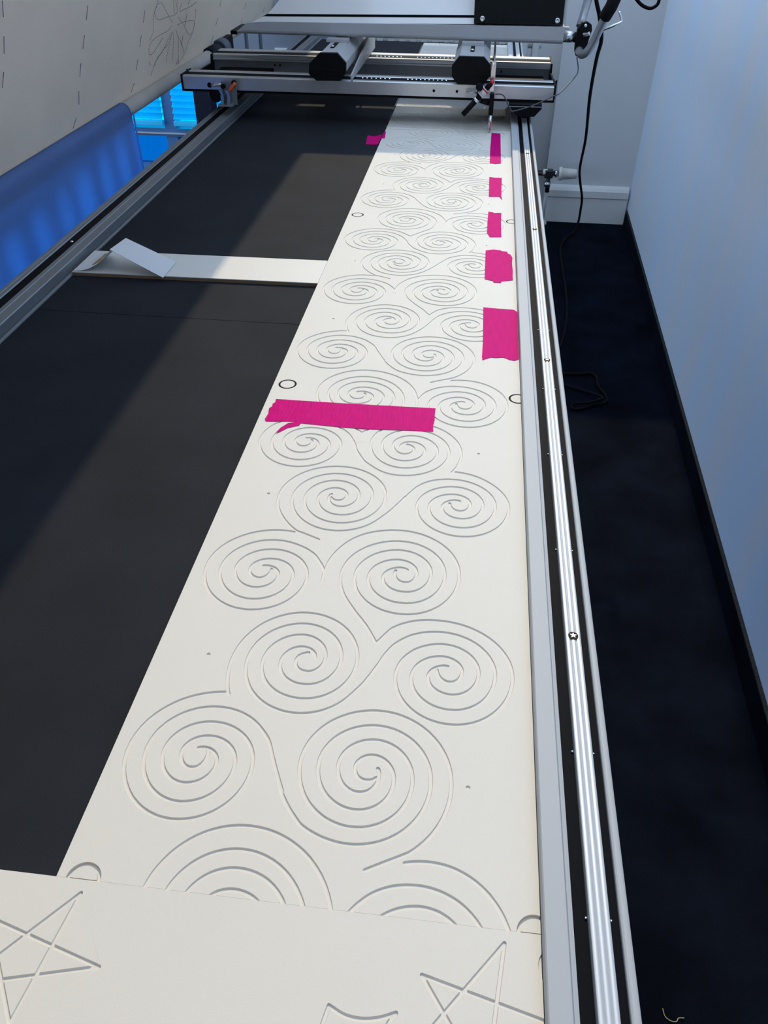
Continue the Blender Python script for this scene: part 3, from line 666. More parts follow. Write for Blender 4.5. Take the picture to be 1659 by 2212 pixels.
-23,-5,-24,-3,-24,-1,-24,0,-24,1,-23,3,-24,4,-23,6,-23,8,-22,9,-21,10,-21,12,-19,14,-19,15,-17,16,-17,17,-14,19,-14,19,-11,21,-10,21,-8,22,-6,22,-5,23,-2,23,0,25,
3,24,4,24,7,23,9,22,10,20,12,20,14,18,15,16,15,15,17,13,17,12,17,10,18,8,18,7,18,5,17,5,25,3,25,1,24,-2,23,-5,21,-7,19,-10,18,-11,15,-12,13,-14,
11,-14,9,-15,7,-14,5,-15,3,-14,3,-14,1,-12,-1,-25,-4,-23,-6,-21,-10,-19,-12,-17,-15,-14,-19,-10,-20,-5,-24,0,-23,6,-21,11,-17,16,-14,19,-10,22,-5,23,0,24,6,25,
],
[1083, 3420,
-23,10,-23,11,-23,10,-24,10,-23,11,-27,11,-28,11,-28,12,-25,10,-18,9,-20,15,-19,16,-18,17,-17,17,-17,17,-16,18,-15,19,-15,18,-15,20,-15,21,-14,20,-13,21,-13,21,-12,22,-11,22,
-10,22,-9,23,-8,23,-7,24,-6,23,-5,24,-4,24,-3,24,-1,25,-1,24,0,24,1,24,2,24,3,23,5,24,4,23,6,23,7,22,8,22,9,22,9,21,11,21,11,20,12,20,12,19,
13,18,14,18,15,17,15,17,16,16,16,15,17,15,17,13,18,14,18,12,18,11,19,11,19,10,20,9,19,9,20,8,20,6,21,7,20,5,21,5,20,4,21,3,20,2,21,2,24,0,
25,0,24,-1,24,-2,23,-3,24,-4,23,-6,23,-6,23,-7,22,-8,22,-9,21,-10,21,-12,20,-11,19,-13,19,-14,19,-14,17,-16,17,-16,16,-16,15,-18,14,-18,14,-19,12,-19,12,-20,10,-20,
10,-21,8,-21,8,-22,6,-22,5,-22,4,-22,3,-24,2,-24,1,-25,0,-24,-2,-24,-3,-23,-4,-24,-5,-23,-7,-23,-7,-22,-9,-22,-10,-21,-10,-21,-12,-20,-13,-19,-14,-19,-14,-18,-16,-16,-16,-16,
-17,-16,-17,-14,-18,-13,-19,-12,-19,-11,-20,-10,-20,-10,-21,-7,-20,-7,-21,-6,-21,-5,-22,-3,-24,-3,-24,-1,-25,0,-24,2,-24,3,-23,5,-23,6,-22,7,-22,9,-21,10,-20,11,-20,12,-18,13,
-18,14,-16,14,-16,16,-14,16,-14,18,-12,17,-11,19,-10,18,-9,19,-8,19,-6,20,-6,20,-5,23,-3,24,-2,24,0,23,2,24,3,22,5,23,6,21,8,21,8,21,11,19,11,19,13,17,
13,17,15,15,15,14,16,13,17,12,17,10,18,9,18,8,19,6,19,5,19,4,19,2,24,1,25,-1,23,-4,23,-5,23,-7,21,-9,19,-11,19,-13,17,-14,16,-15,14,-16,12,-17,10,-18,
9,-19,7,-19,5,-19,3,-19,2,-24,0,-23,-3,-22,-5,-22,-8,-20,-9,-20,-11,-18,-14,-16,-14,-15,-16,-12,-17,-11,-18,-8,-18,-6,-19,-3,-25,0,-24,4,-22,7,-19,11,-17,14,-14,15,-11,16,
-8,16,-5,16,-5,22,0,20,3,20,7,17,9,14,
],
[1852, 4188,
-12,-22,-10,-22,-11,-22,-11,-23,-11,-22,-12,-22,-11,-21,-11,-21,-11,-21,-12,-21,-12,-21,-13,-21,-12,-20,-15,-22,-15,-23,-16,-22,-15,-21,-14,-20,-12,-16,-9,-12,-15,-20,-17,-18,-17,-18,-18,-17,-19,-16,
-19,-16,-21,-14,-19,-12,-20,-12,-20,-10,-21,-10,-21,-9,-21,-8,-22,-7,-22,-6,-22,-5,-23,-4,-24,-3,-24,-2,-24,0,-24,0,-24,2,-24,2,-23,4,-23,6,-23,6,-23,7,-22,8,-22,9,-20,11,
-21,11,-20,12,-19,13,-18,14,-18,14,-17,15,-16,16,-16,17,-14,17,-14,18,-13,18,-12,19,-10,19,-11,19,-9,20,-8,20,-8,21,-6,20,-6,21,-5,24,-4,25,-3,24,-1,25,0,24,1,24,
3,24,4,24,5,23,6,23,8,23,8,21,10,22,11,20,11,20,13,19,14,18,14,18,15,16,16,16,17,15,17,14,18,12,18,12,19,11,19,10,20,9,19,7,20,7,21,6,20,4,
20,4,21,2,24,2,25,0,24,-1,23,-2,24,-4,23,-6,23,-6,22,-8,21,-9,21,-11,20,-11,19,-13,19,-14,17,-14,17,-16,15,-17,14,-17,13,-19,12,-19,11,-20,9,-20,8,-20,6,-22,
5,-21,4,-21,3,-25,1,-24,-1,-25,-3,-24,-4,-24,-5,-23,-8,-22,-9,-22,-10,-22,-12,-20,-13,-19,-14,-18,-15,-17,-17,-16,-18,-14,-19,-13,-19,-11,-20,-10,-20,-8,-21,-7,-22,-4,-21,-3,-24,-1,
-24,1,-24,3,-22,5,-22,7,-21,9,-20,11,-18,12,-17,14,-15,14,-14,15,-12,17,-11,16,-9,17,-8,18,-6,17,-5,18,-4,24,-2,24,1,24,3,23,5,21,8,21,10,19,11,17,13,16,
14,14,16,11,16,10,17,7,17,5,18,3,24,0,22,-3,21,-8,19,-10,15,-12,13,-14,10,-15,7,-16,4,-15,2,-23,-3,-21,-7,-18,-10,-15,-12,-13,-13,-8,-15,-6,-15,-3,-17,-1,-18,3,
-18,7,-15,12,-12,18,
],
[2319, 4675,
23,0,22,-2,22,-3,22,-3,22,-4,21,-5,21,-6,21,-6,23,-8,22,-9,22,-10,21,-11,20,-11,20,-12,19,-13,19,-14,17,-14,18,-14,18,-16,18,-17,16,-17,16,-18,16,-18,14,-19,14,-19,
13,-20,13,-20,11,-20,10,-21,10,-21,9,-22,7,-22,7,-23,5,-22,5,-23,3,-23,2,-24,1,-23,-1,-23,-1,-25,-3,-24,-4,-24,-5,-24,-6,-24,-7,-23,-8,-23,-10,-23,-10,-22,-12,-21,-12,-21,
-14,-21,-15,-19,-15,-19,-17,-18,-17,-17,-19,-17,-19,-15,-20,-15,-20,-13,-21,-12,-22,-11,-23,-10,-23,-9,-23,-7,-24,-6,-24,-5,-25,-3,-24,-3,-25,-1,-25,1,-24,1,-25,3,-24,4,-24,6,-24,6,
-23,8,-23,9,-23,10,-21,12,-21,12,-21,14,-19,14,-19,16,-18,17,-17,17,-15,19,-15,19,-14,20,-12,21,-11,21,-9,22,-9,22,-7,23,-6,23,-4,23,-3,23,-1,25,0,24,2,24,4,24,
5,23,6,22,8,22,9,22,11,20,11,20,13,18,13,18,14,16,16,16,15,14,17,14,16,12,18,11,17,10,18,9,18,7,17,7,18,6,18,5,18,4,18,3,24,3,24,1,24,0,
23,-2,23,-4,21,-6,21,-7,20,-8,20,-9,18,-11,17,-12,15,-12,15,-14,14,-14,12,-15,11,-16,10,-16,8,-16,8,-17,6,-17,4,-17,4,-17,2,-18,2,-17,0,-17,-2,-24,-4,-23,-6,-23,
-7,-21,-10,-21,-11,-20,-13,-19,-15,-17,-16,-16,-19,-14,-19,-11,-21,-10,-21,-7,-22,-5,-23,-1,-24,0,-24,3,-23,5,-22,8,-22,10,-20,13,-18,15,-16,18,-13,20,-10,21,-7,22,-2,23,2,24,
6,23,11,21,13,19,16,15,17,12,17,9,16,6,22,5,21,1,18,-4,16,-8,
],
[1715, 3929,
15,22,14,22,14,22,15,23,14,24,12,22,11,23,12,24,11,25,11,24,12,25,12,23,12,24,13,25,14,25,13,24,13,22,11,18,8,14,14,18,15,16,15,16,16,16,17,14,17,13,
17,13,21,13,21,11,21,10,22,9,23,7,22,6,22,5,23,4,22,3,22,3,25,1,24,0,25,-1,24,-2,24,-3,23,-4,23,-6,22,-6,21,-8,21,-8,20,-10,20,-10,19,-11,18,-12,
17,-13,17,-13,16,-15,15,-14,14,-16,13,-16,12,-16,11,-17,11,-18,9,-17,9,-18,7,-19,7,-19,5,-19,5,-19,3,-19,3,-19,1,-20,1,-19,-1,-25,-2,-24,-4,-24,-4,-25,-7,-23,-8,-24,
-9,-22,-10,-22,-12,-22,-14,-20,-15,-20,-16,-18,-18,-18,-18,-16,-20,-15,-21,-13,-22,-12,-23,-10,-24,-8,-24,-7,-24,-4,-25,-3,-24,0,-24,1,-24,2,-24,4,-23,6,-23,7,-22,9,-22,10,-20,12,
-20,13,-19,15,-17,16,-16,17,-15,19,-13,19,-12,21,-9,21,-8,22,-6,22,-4,23,-1,22,0,25,3,24,6,23,8,23,10,21,12,19,13,18,15,17,15,14,17,13,17,11,17,10,17,7,
18,7,17,5,17,3,16,3,25,2,24,-1,22,-4,21,-6,19,-8,17,-10,15,-11,13,-12,11,-13,9,-13,7,-14,5,-14,4,-13,2,-13,1,-13,-1,-12,-4,-24,-8,-21,-10,-19,-14,-17,-17,-13,
-20,-9,-22,-4,-24,1,-23,8,-22,13,-18,18,-14,24,-8,23,-2,25,
],
[1242, 5306,
-18,19,-20,19,-19,21,-20,20,-19,19,-16,17,-15,15,-11,10,-19,17,-19,15,-20,14,-21,14,-21,13,-21,11,-21,11,-22,10,-22,9,-23,8,-22,7,-23,6,-23,5,-22,5,-23,3,-23,3,-23,1,
-22,1,-23,1,-22,-1,-22,-2,-23,-2,-24,-4,-24,-4,-24,-5,-24,-7,-23,-7,-23,-8,-22,-9,-22,-10,-22,-11,-20,-12,-21,-12,-19,-13,-19,-14,-19,-14,-17,-16,-17,-16,-16,-16,-16,-17,-14,-18,-14,-19,
-13,-19,-13,-19,-11,-20,-10,-20,-10,-20,-9,-21,-7,-22,-7,-21,-6,-22,-5,-22,-3,-22,-3,-22,-2,-22,-1,-22,0,-22,1,-23,2,-22,3,-21,4,-22,5,-21,5,-22,7,-20,9,-23,10,-23,10,-21,
12,-22,13,-20,13,-20,15,-19,15,-19,17,-17,17,-17,18,-16,18,-15,20,-14,19,-13,21,-12,21,-11,21,-10,22,-9,22,-8,23,-6,23,-5,23,-5,23,-3,23,-2,24,0,23,0,23,2,23,3,
24,5,23,5,23,7,23,8,22,9,21,10,21,11,21,12,19,14,19,14,18,15,17,16,16,17,16,18,14,18,13,19,12,20,11,20,9,21,9,21,7,22,6,22,5,22,3,22,2,22,
1,22,-1,23,-1,22,-3,21,-5,24,-7,23,-8,22,-9,22,-11,21,-12,19,-13,19,-15,18,-15,17,-16,15,-17,14,-17,13,-18,12,-18,10,-19,9,-19,8,-19,7,-19,6,-19,4,-20,3,-18,3,
-19,1,-19,0,-18,0,-25,-2,-25,-4,-23,-6,-23,-8,-22,-9,-21,-10,-19,-12,-19,-13,-17,-15,-15,-15,-15,-17,-12,-17,-12,-17,-9,-19,-8,-19,-7,-19,-5,-20,-3,-19,-2,-20,0,-19,1,-19,3,-19,
4,-19,6,-17,9,-22,11,-20,12,-19,14,-18,16,-16,16,-14,18,-13,20,-10,20,-9,20,-6,21,-4,21,-2,21,1,20,3,20,5,23,9,21,11,19,14,18,15,15,18,12,19,9,21,7,21,
3,21,0,22,-3,20,-7,21,-10,19,-12,16,-15,14,-15,11,-17,8,-16,5,-21,3,-19,-1,-18,-4,
],
[1324, 4782,
-12,24,-14,23,-13,24,-13,23,-13,24,-12,23,-11,22,-10,21,-9,24,-6,23,-5,22,-7,23,-9,24,-8,20,-10,22,-10,22,-11,23,-12,23,-13,23,-12,22,-14,21,-13,18,-16,20,-19,20,-19,19,
-19,18,-18,15,-16,13,-12,10,-20,13,-21,12,-21,10,-22,10,-21,8,-22,7,-23,6,-22,5,-22,4,-22,3,-22,1,-22,1,-22,0,-21,-1,-21,-3,-25,-3,-24,-5,-24,-7,-23,-7,-23,-8,-22,-10,
-21,-11,-21,-11,-19,-13,-19,-14,-18,-14,-17,-15,-16,-16,-15,-17,-14,-17,-13,-18,-12,-19,-11,-19,-10,-20,-9,-20,-7,-20,-7,-21,-5,-21,-4,-21,-2,-21,-2,-21,0,-21,1,-21,2,-21,3,-20,4,-21,
5,-20,8,-23,10,-23,10,-22,12,-21,14,-21,14,-20,16,-18,17,-17,18,-17,19,-14,20,-14,21,-12,21,-11,23,-9,23,-7,23,-6,23,-4,24,-2,24,-1,24,2,23,3,23,5,24,7,22,9,
23,10,21,12,20,13,19,15,17,16,17,17,15,19,13,19,11,20,10,21,8,22,6,22,4,22,3,22,0,22,-1,22,-4,21,-6,25,-9,22,-11,22,-13,20,-15,18,-17,16,-17,14,-18,11,
-19,10,-19,7,-19,6,-19,4,-18,2,-18,1,-17,0,-24,-3,-23,-6,-21,-8,-19,-10,-16,-12,-14,-13,-12,-14,-10,-15,-8,-15,-5,-15,-3,-15,-2,-15,1,-14,2,-14,4,-13,10,-21,14,-18,15,-13,
18,-9,18,-5,18,-2,17,2,18,6,18,9,15,13,13,17,8,21,2,23,-4,20,-8,20,
],
[2303, 4667,
11,21,12,22,10,21,9,22,8,23,8,22,6,23,6,22,5,23,4,23,3,22,2,23,2,23,1,23,-1,22,-1,23,-2,25,-3,24,-4,24,-5,24,-5,24,-7,24,-8,23,-8,22,-9,23,
-11,21,-10,21,-12,21,-13,20,-13,20,-14,19,-15,18,-15,18,-16,17,-17,17,-17,15,-18,15,-18,14,-19,13,-20,13,-19,11,-20,11,-23,11,-22,10,-23,9,-23,7,-24,7,-23,6,-24,4,-24,4,
-24,2,-24,1,-24,0,-25,-1,-24,-3,-25,-4,-23,-6,-24,-6,-23,-8,-22,-9,-22,-10,-20,-12,-21,-12,-19,-13,-18,-14,-18,-15,-17,-16,-15,-16,-15,-17,-14,-17,-13,-18,-11,-18,-11,-19,-10,-19,-9,-19,
-8,-19,-7,-20,-6,-19,-5,-19,-4,-20,-3,-19,-3,-19,-1,-20,-2,-18,0,-19,1,-19,1,-18,1,-18,3,-18,2,-18,5,-24,6,-24,7,-23,9,-23,9,-22,11,-21,11,-21,13,-19,14,-19,15,-18,
15,-18,17,-16,17,-15,19,-15,19,-13,19,-11,21,-11,21,-9,22,-8,22,-7,22,-5,23,-4,23,-2,23,-1,23,1,22,2,25,4,24,6,24,7,23,9,22,9,22,12,22,13,20,14,19,15,
18,17,17,18,16,20,14,20,13,21,11,23,9,23,8,24,5,24,4,25,1,24,-1,25,-2,24,-5,24,-6,24,-9,23,-10,21,-11,21,-13,20,-15,18,-15,17,-17,16,-18,14,-18,13,-19,10,
-20,10,-20,8,-20,6,-21,4,-20,3,-20,2,-20,0,-25,-2,-24,-5,-22,-8,-22,-9,-20,-12,-17,-13,-16,-15,-14,-15,-12,-17,-10,-17,-8,-18,-6,-17,-4,-17,-2,-17,-1,-17,1,-15,2,-15,2,-14,
4,-12,4,-13,9,-21,11,-19,12,-16,13,-14,15,-11,15,-9,17,-7,16,-3,17,-1,16,1,23,7,21,12,18,15,14,19,8,23,2,24,-4,22,-8,20,-14,17,-16,14,-20,10,-21,4,
],
[1190, 5082,
7,-23,6,-22,6,-23,8,-23,9,-25,9,-22,11,-22,11,-24,12,-24,13,-24,13,-24,14,-23,15,-21,16,-19,18,-20,20,-19,20,-19,19,-17,17,-15,15,-13,11,-10,19,-15,19,-14,20,-13,21,-13,
21,-11,22,-10,23,-9,23,-7,23,-6,23,-4,24,-4,23,-2,24,0,23,0,24,1,23,3,25,3,23,5,24,5,23,7,23,8,23,9,22,9,22,11,21,12,20,13,20,14,19,15,18,15,
18,17,17,17,16,19,15,19,14,19,12,21,12,21,11,21,9,23,9,22,7,23,6,24,4,23,3,24,2,24,1,23,-1,24,-2,25,-3,24,-5,24,-6,24,-8,23,-8,22,-10,22,-11,22,
-12,20,-13,20,-14,19,-15,18,-16,17,-17,16,-17,15,-18,14,-19,13,-19,12,-20,10,-20,10,-20,8,-21,7,-21,6,-21,5,-21,4,-22,2,-20,2,-22,0,-20,-1,-25,-2,-25,-4,-23,-7,-23,-7,
-22,-9,-22,-11,-20,-12,-19,-13,-17,-14,-17,-15,-15,-16,-14,-17,-13,-17,-11,-18,-10,-18,-8,-19,-8,-18,-6,-19,-5,-19,-3,-18,-3,-19,-1,-18,-1,-17,1,-18,1,-17,2,-17,3,-16,5,-25,7,-23,
9,-23,11,-21,12,-20,13,-19,15,-18,15,-16,17,-15,19,-13,19,-11,20,-10,21,-7,21,-6,21,-3,22,-2,22,1,21,3,23,6,23,7,21,9,20,12,20,13,17,15,16,17,14,19,12,20,
10,21,6,22,4,23,1,23,-2,22,-5,25,-9,23,-12,21,-14,19,-17,16,-18,14,-19,11,-20,8,-20,5,-20,2,-24,-1,-23,-5,-21,-9,-17,-13,-14,-14,-10,-16,-7,-17,-3,-16,0,-15,
],
[1816, 5968,
0,23,0,23,0,23,0,24,-1,23,-3,23,-4,25,-5,26,-6,26,-6,25,-6,21,-4,16,-7,23,-6,22,-8,22,-8,21,-10,22,-9,20,-11,21,-10,20,-12,19,-12,20,-14,20,-15,20,-16,19,
-16,19,-17,18,-17,17,-18,17,-19,16,-19,15,-19,14,-20,13,-21,13,-21,12,-21,11,-21,11,-22,9,-22,9,-22,8,-22,7,-23,6,-23,6,-23,4,-23,4,-22,2,-23,2,-23,1,-23,1,-23,-1,
-22,-1,-25,-3,-24,-3,-24,-5,-24,-5,-23,-7,-23,-7,-22,-9,-22,-9,-22,-10,-21,-11,-20,-12,-20,-13,-19,-13,-18,-14,-18,-15,-17,-15,-16,-16,-16,-16,-15,-17,-14,-17,-13,-18,-12,-18,-12,-19,-11,-18,
-10,-20,-9,-19,-9,-19,-8,-20,-7,-20,-6,-20,-5,-20,-5,-20,-4,-20,-3,-21,-2,-20,-2,-20,-1,-20,0,-20,0,-20,1,-19,2,-20,3,-19,2,-20,4,-19,4,-18,6,-24,7,-23,8,-23,9,-22,
10,-22,10,-22,11,-20,13,-21,13,-20,14,-19,15,-19,15,-18,17,-17,17,-16,18,-16,19,-15,19,-13,20,-13,21,-12,21,-11,22,-10,22,-9,23,-7,23,-7,23,-5,24,-4,24,-3,24,-1,24,0,
24,1,24,3,23,4,24,5,24,6,24,8,23,9,22,10,22,11,21,12,21,13,19,14,19,16,18,16,18,17,16,18,15,19,14,19,13,21,12,20,11,22,9,22,9,22,7,23,6,23,
4,23,3,23,2,23,0,24,-1,23,-2,23,-4,25,-6,24,-7,24,-8,23,-10,22,-11,21,-13,21,-13,20,-15,18,-16,17,-16,17,-18,15,-18,14,-18,12,-19,12,-20,10,-20,9,-20,7,-20,7,
-20,5,-20,4,-20,3,-20,2,-20,1,-20,0,-25,-2,-24,-3,-23,-5,-23,-7,-22,-8,-21,-10,-20,-11,-18,-12,-18,-14,-16,-14,-15,-15,-13,-16,-13,-17,-11,-17,-9,-18,-8,-18,-7,-18,-5,-19,-4,-18,
-3,-18,-1,-18,0,-18,1,-18,2,-17,3,-17,4,-17,7,-22,10,-22,11,-20,13,-19,14,-17,15,-15,17,-14,18,-13,18,-10,20,-9,20,-6,20,-5,20,-2,21,-1,20,2,20,3,23,6,22,8,
22,10,20,12,19,15,17,17,15,19,11,22,8,22,4,24,0,24,-5,22,-9,21,-12,18,-14,16,-16,13,-17,10,-17,8,-17,5,-16,3,-24,2,-22,-3,-20,-6,-16,-10,
],
[1242, 5306,
15,19,15,19,15,19,15,19,15,19,15,19,16,19,16,20,16,21,16,19,18,21,18,22,20,23,19,23,19,24,19,22,18,21,15,19,14,17,11,15,8,11,12,22,11,22,10,22,9,23,
7,23,8,23,6,23,4,23,5,24,3,23,2,23,2,23,0,23,0,23,-1,23,-2,22,-3,22,-4,25,-5,24,-5,24,-7,23,-7,23,-9,22,-9,22,-10,21,-11,21,-11,21,-13,19,-13,19,
-13,19,-15,17,-15,17,-15,17,-16,15,-17,15,-17,14,-18,13,-18,12,-19,11,-19,11,-19,10,-20,8,-20,8,-20,7,-20,6,-21,5,-20,5,-21,3,-20,2,-21,1,-20,1,-21,-1,-24,-2,-25,-3,
-24,-5,-23,-6,-23,-7,-23,-9,-22,-9,-21,-11,-20,-11,-19,-13,-19,-14,-17,-14,-17,-15,-16,-16,-14,-17,-14,-17,-13,-18,-11,-18,-11,-19,-9,-18,-9,-20,-7,-19,-6,-20,-6,-20,-4,-19,-4,-20,-2,-20,
-1,-20,-1,-20,1,-19,1,-19,3,-19,3,-19,4,-19,6,-24,8,-23,9,-23,10,-22,12,-21,13,-21,14,-19,15,-19,16,-18,17,-16,19,-16,19,-14,20,-13,22,-11,22,-10,22,-8,23,-7,23,-5,
24,-4,24,-1,24,0,24,2,24,4,24,6,24,7,23,9,22,10,22,12,21,13,20,15,18,16,18,18,16,18,14,20,12,22,11,22,9,22,7,24,5,23,2,24,1,24,-2,24,-4,25,
-7,23,-9,23,-12,21,-13,19,-14,19,-16,16,-17,14,-18,13,-19,11,-19,9,-19,7,-19,5,-19,4,-18,3,-18,1,-17,0,-26,-2,-24,-5,-23,-7,-21,-10,-18,-12,-17,-13,-14,-14,-11,-16,-10,-16,
-7,-16,-5,-16,-3,-16,-1,-15,0,-15,2,-14,3,-13,5,-13,11,-21,15,-17,16,-14,17,-10,19,-6,18,-2,19,1,20,5,20,9,18,14,15,18,9,23,2,25,-4,23,-11,21,
],
[2203, 6619,
23,6,23,5,23,4,23,3,24,2,23,2,23,0,24,-1,23,-1,23,-3,23,-3,24,-5,24,-6,23,-7,23,-8,23,-10,22,-10,21,-11,21,-12,21,-13,19,-14,19,-15,18,-15,17,-16,17,-17,
15,-18,15,-18,14,-18,13,-19,12,-19,11,-20,11,-20,9,-21,9,-21,8,-21,7,-21,6,-21,5,-21,4,-22,3,-21,3,-22,2,-21,1,-22,0,-21,0,-21,-2,-22,-2,-24,-3,-24,-5,-23,-5,-24,
-6,-23,-7,-22,-9,-23,-9,-22,-10,-21,-11,-21,-12,-21,-13,-20,-14,-19,-14,-18,-16,-18,-16,-17,-17,-17,-18,-15,-19,-15,-19,-13,-20,-13,-20,-12,-21,-11,-21,-9,-22,-9,-23,-7,-22,-6,-23,-5,-23,-4,
-23,-3,-24,-1,-25,-1,-24,1,-25,3,-25,3,-24,5,-24,5,-23,8,-23,8,-23,9,-22,11,-21,12,-21,12,-20,14,-19,15,-19,16,-17,17,-16,18,-16,18,-14,19,-13,20,-12,21,-10,21,-10,22,
-8,22,-7,22,-5,23,-4,23,-3,23,-1,23,0,24,2,24,3,23,5,24,7,22,8,22,9,21,10,21,12,19,12,19,14,17,14,17,15,15,16,14,16,13,17,12,17,11,17,10,18,9,
18,8,18,6,18,6,17,5,18,4,18,3,24,3,25,2,23,-1,24,-2,22,-4,23,-5,21,-6,20,-8,20,-10,19,-10,17,-12,17,-12,15,-14,14,-15,13,-15,12,-16,11,-17,8,-17,8,-17,
7,-18,5,-18,3,-19,3,-18,0,-18,0,-18,-3,-24,-4,-24,-7,-22,-8,-22,-11,-21,-12,-20,-14,-18,-16,-16,-17,-16,-18,-13,-20,-11,-21,-8,-21,-7,-22,-4,-22,-1,-25,1,-24,4,-24,6,-22,9,
-21,11,-19,14,-17,16,-15,19,-12,20,-8,21,-4,22,-1,25,5,23,9,22,12,19,14,16,16,13,15,10,15,8,22,8,21,4,19,-1,17,-5,
],
[1822, 6103,
10,25,11,27,11,27,10,26,10,24,8,20,8,15,13,19,14,18,15,18,16,17,16,15,16,16,18,14,17,13,22,14,21,12,23,11,23,10,22,8,24,8,23,5,23,5,23,4,22,2,
23,2,25,1,25,0,24,-1,24,-3,24,-3,23,-5,23,-5,22,-7,21,-7,21,-9,21,-9,20,-10,19,-11,18,-12,18,-12,17,-14,16,-14,16,-15,14,-15,14,-16,13,-17,12,-17,11,-18,10,-18,
9,-19,8,-19,7,-19,6,-20,4,-20,4,-20,3,-20,1,-20,0,-20,-1,-20,-2,-25,-4,-24,-5,-23,-6,-23,-8,-23,-9,-22,-10,-22,-12,-21,-13,-20,-15,-19,-15,-19,-17,-17,-18,-16,-18,-15,-20,-14,
-21,-12,-22,-10,-22,-9,-23,-8,-23,-5,-24,-4,-24,-2,-25,-1,-24,2,-25,3,-24,5,-23,6,-24,8,-22,10,-21,11,-21,13,-19,14,-18,16,-17,17,-15,18,-14,19,-12,20,-11,20,-8,22,-7,22,
-5,22,-3,22,-1,24,1,24,4,24,7,22,8,22,10,20,12,19,13,17,14,16,15,14,16,12,16,11,16,9,17,8,17,6,16,5,16,4,24,4,24,1,23,-2,21,-4,20,-6,18,-8,
16,-10,15,-11,13,-12,11,-13,9,-13,7,-14,5,-14,4,-14,2,-14,1,-13,-1,-13,-5,-24,-9,-22,-12,-19,-16,-16,-18,-12,-20,-8,-21,-3,-24,3,-21,9,-20,13,-16,17,-13,21,-9,23,-3,25,
],
]


BX0, BX1 = -0.2325, 0.0737      # board edges across the table
BY0, BL = 0.2187, 0.6275        # first seam, board length
BW = (BX1 - BX0) * 1000
LM = BL * 1000


def decode(g):
    x = y = 0
    pts = []
    for i in range(0, len(g), 2):           # first point, then steps, in tenths of a millimetre
        x += g[i]; y += g[i + 1]
        pts.append((x / 10, y / 10))
    return pts


def resample(p, step):
    out = [p[0]]
    acc = 0.0
    for a, c in zip(p, p[1:]):
        L = math.hypot(c[0] - a[0], c[1] - a[1])
        if L < 1e-9: continue
        t = step - acc
        while t < L:
            out.append((a[0] + (c[0] - a[0]) * t / L, a[1] + (c[1] - a[1]) * t / L)); t += step
        acc = (acc + L) % step
    if len(out) == 1 or math.hypot(out[-1][0] - p[-1][0], out[-1][1] - p[-1][1]) > 0.3 * step:
        out.append(p[-1])
    else:
        out[-1] = p[-1]
    return out


def offsets(p, w, closed_caps=True):
    """closed outline of a stroke of half width w."""
    n = len(p)
    nr = []
    for i in range(n):
        a, c = p[max(i - 1, 0)], p[min(i + 1, n - 1)]
        dx, dy = c[0] - a[0], c[1] - a[1]
        L = math.hypot(dx, dy) or 1
        nr.append((-dy / L, dx / L))
    left = [(p[i][0] + nr[i][0] * w, p[i][1] + nr[i][1] * w) for i in range(n)]
    right = [(p[i][0] - nr[i][0] * w, p[i][1] - nr[i][1] * w) for i in range(n)]
    def cap(c, nn):
        a0 = math.atan2(nn[1], nn[0])
        return [(c[0] + w * math.cos(a0 - math.pi * k / 6), c[1] + w * math.sin(a0 - math.pi * k / 6)) for k in range(1, 6)]
    return left + cap(p[-1], nr[-1]) + right[::-1] + cap(p[0], (-nr[0][0], -nr[0][1]))


def carve(strokes, rect, rings=(), w=1.55, depth=1.2, step=2.4):
    """Constrained triangulation of a board top with routed grooves; returns (verts2d, faces, zs)."""
    V, E = [], []
    def loop(pts, closed):
        i0 = len(V)
        V.extend(Vector(q) for q in pts)
        for k in range(len(pts) - 1): E.append((i0 + k, i0 + k + 1))
        if closed: E.append((len(V) - 1, i0))
    x0, y0, x1, y1 = rect
    dense = []
    for s in strokes:
        p = resample(s, step)
        loop(offsets(p, w), True)
        loop(offsets(p, w - 0.45), True)
        dense += resample(s, 0.4)
    loop([(x0, y0), (x1, y0), (x1, y1), (x0, y1)], True)
    for cx, cy, r in rings:
        loop([(cx + r * math.cos(2 * math.pi * k / 40), cy + r * math.sin(2 * math.pi * k / 40)) for k in range(40)], True)
    v2, e2, f2, *_ = delaunay_2d_cdt(V, E, [], 0, 1e-4)
    kd = KDTree(max(1, len(dense)))
    for i, q in enumerate(dense): kd.insert((q[0], q[1], 0), i)
    kd.balance()
    zs = []
    for q in v2:
        d = kd.find((q.x, q.y, 0))[2] if dense else 99
        t = min(1, max(0, (w - 0.13 - d) / 0.27))
        zs.append(-depth * t)
    return v2, f2, zs


def board_mesh(name, carved, rect, holes, thick=5.8):
    v2, f2, zs = carved
    x0, y0, x1, y1 = rect
    keep = []
    for f in f2:
        cx = sum(v2[i].x for i in f) / len(f); cy = sum(v2[i].y for i in f) / len(f)
        if not (x0 < cx < x1 and y0 < cy < y1): continue
        if any((cx - hx) ** 2 + (cy - hy) ** 2 < r * r for hx, hy, r in holes): continue
        keep.append(f)
    used = {}
    co = []
    fs = []
    ec = {}
    for f in keep:
        g = []
        for i in f:
            if i not in used:
                used[i] = len(co); co.append((v2[i].x / 1000, v2[i].y / 1000, zs[i] / 1000))
            g.append(used[i])
        fs.append(tuple(g))
        for a, c in zip(g, g[1:] + g[:1]):
            if (c, a) in ec: del ec[(c, a)]
            else: ec[(a, c)] = 1
    low = {}
    def lower(i):
        if i not in low:
            low[i] = len(co); co.append((co[i][0], co[i][1], -thick / 1000))
        return low[i]
    for a, c in list(ec):
        fs.append((c, a, lower(a), lower(c)))
    me = bpy.data.meshes.new(name)
    me.from_pydata(co, [], fs)
    me.polygons.foreach_set('use_smooth', [True] * len(me.polygons))
    me.set_sharp_from_angle(angle=math.radians(28))
    me.update()
    return me


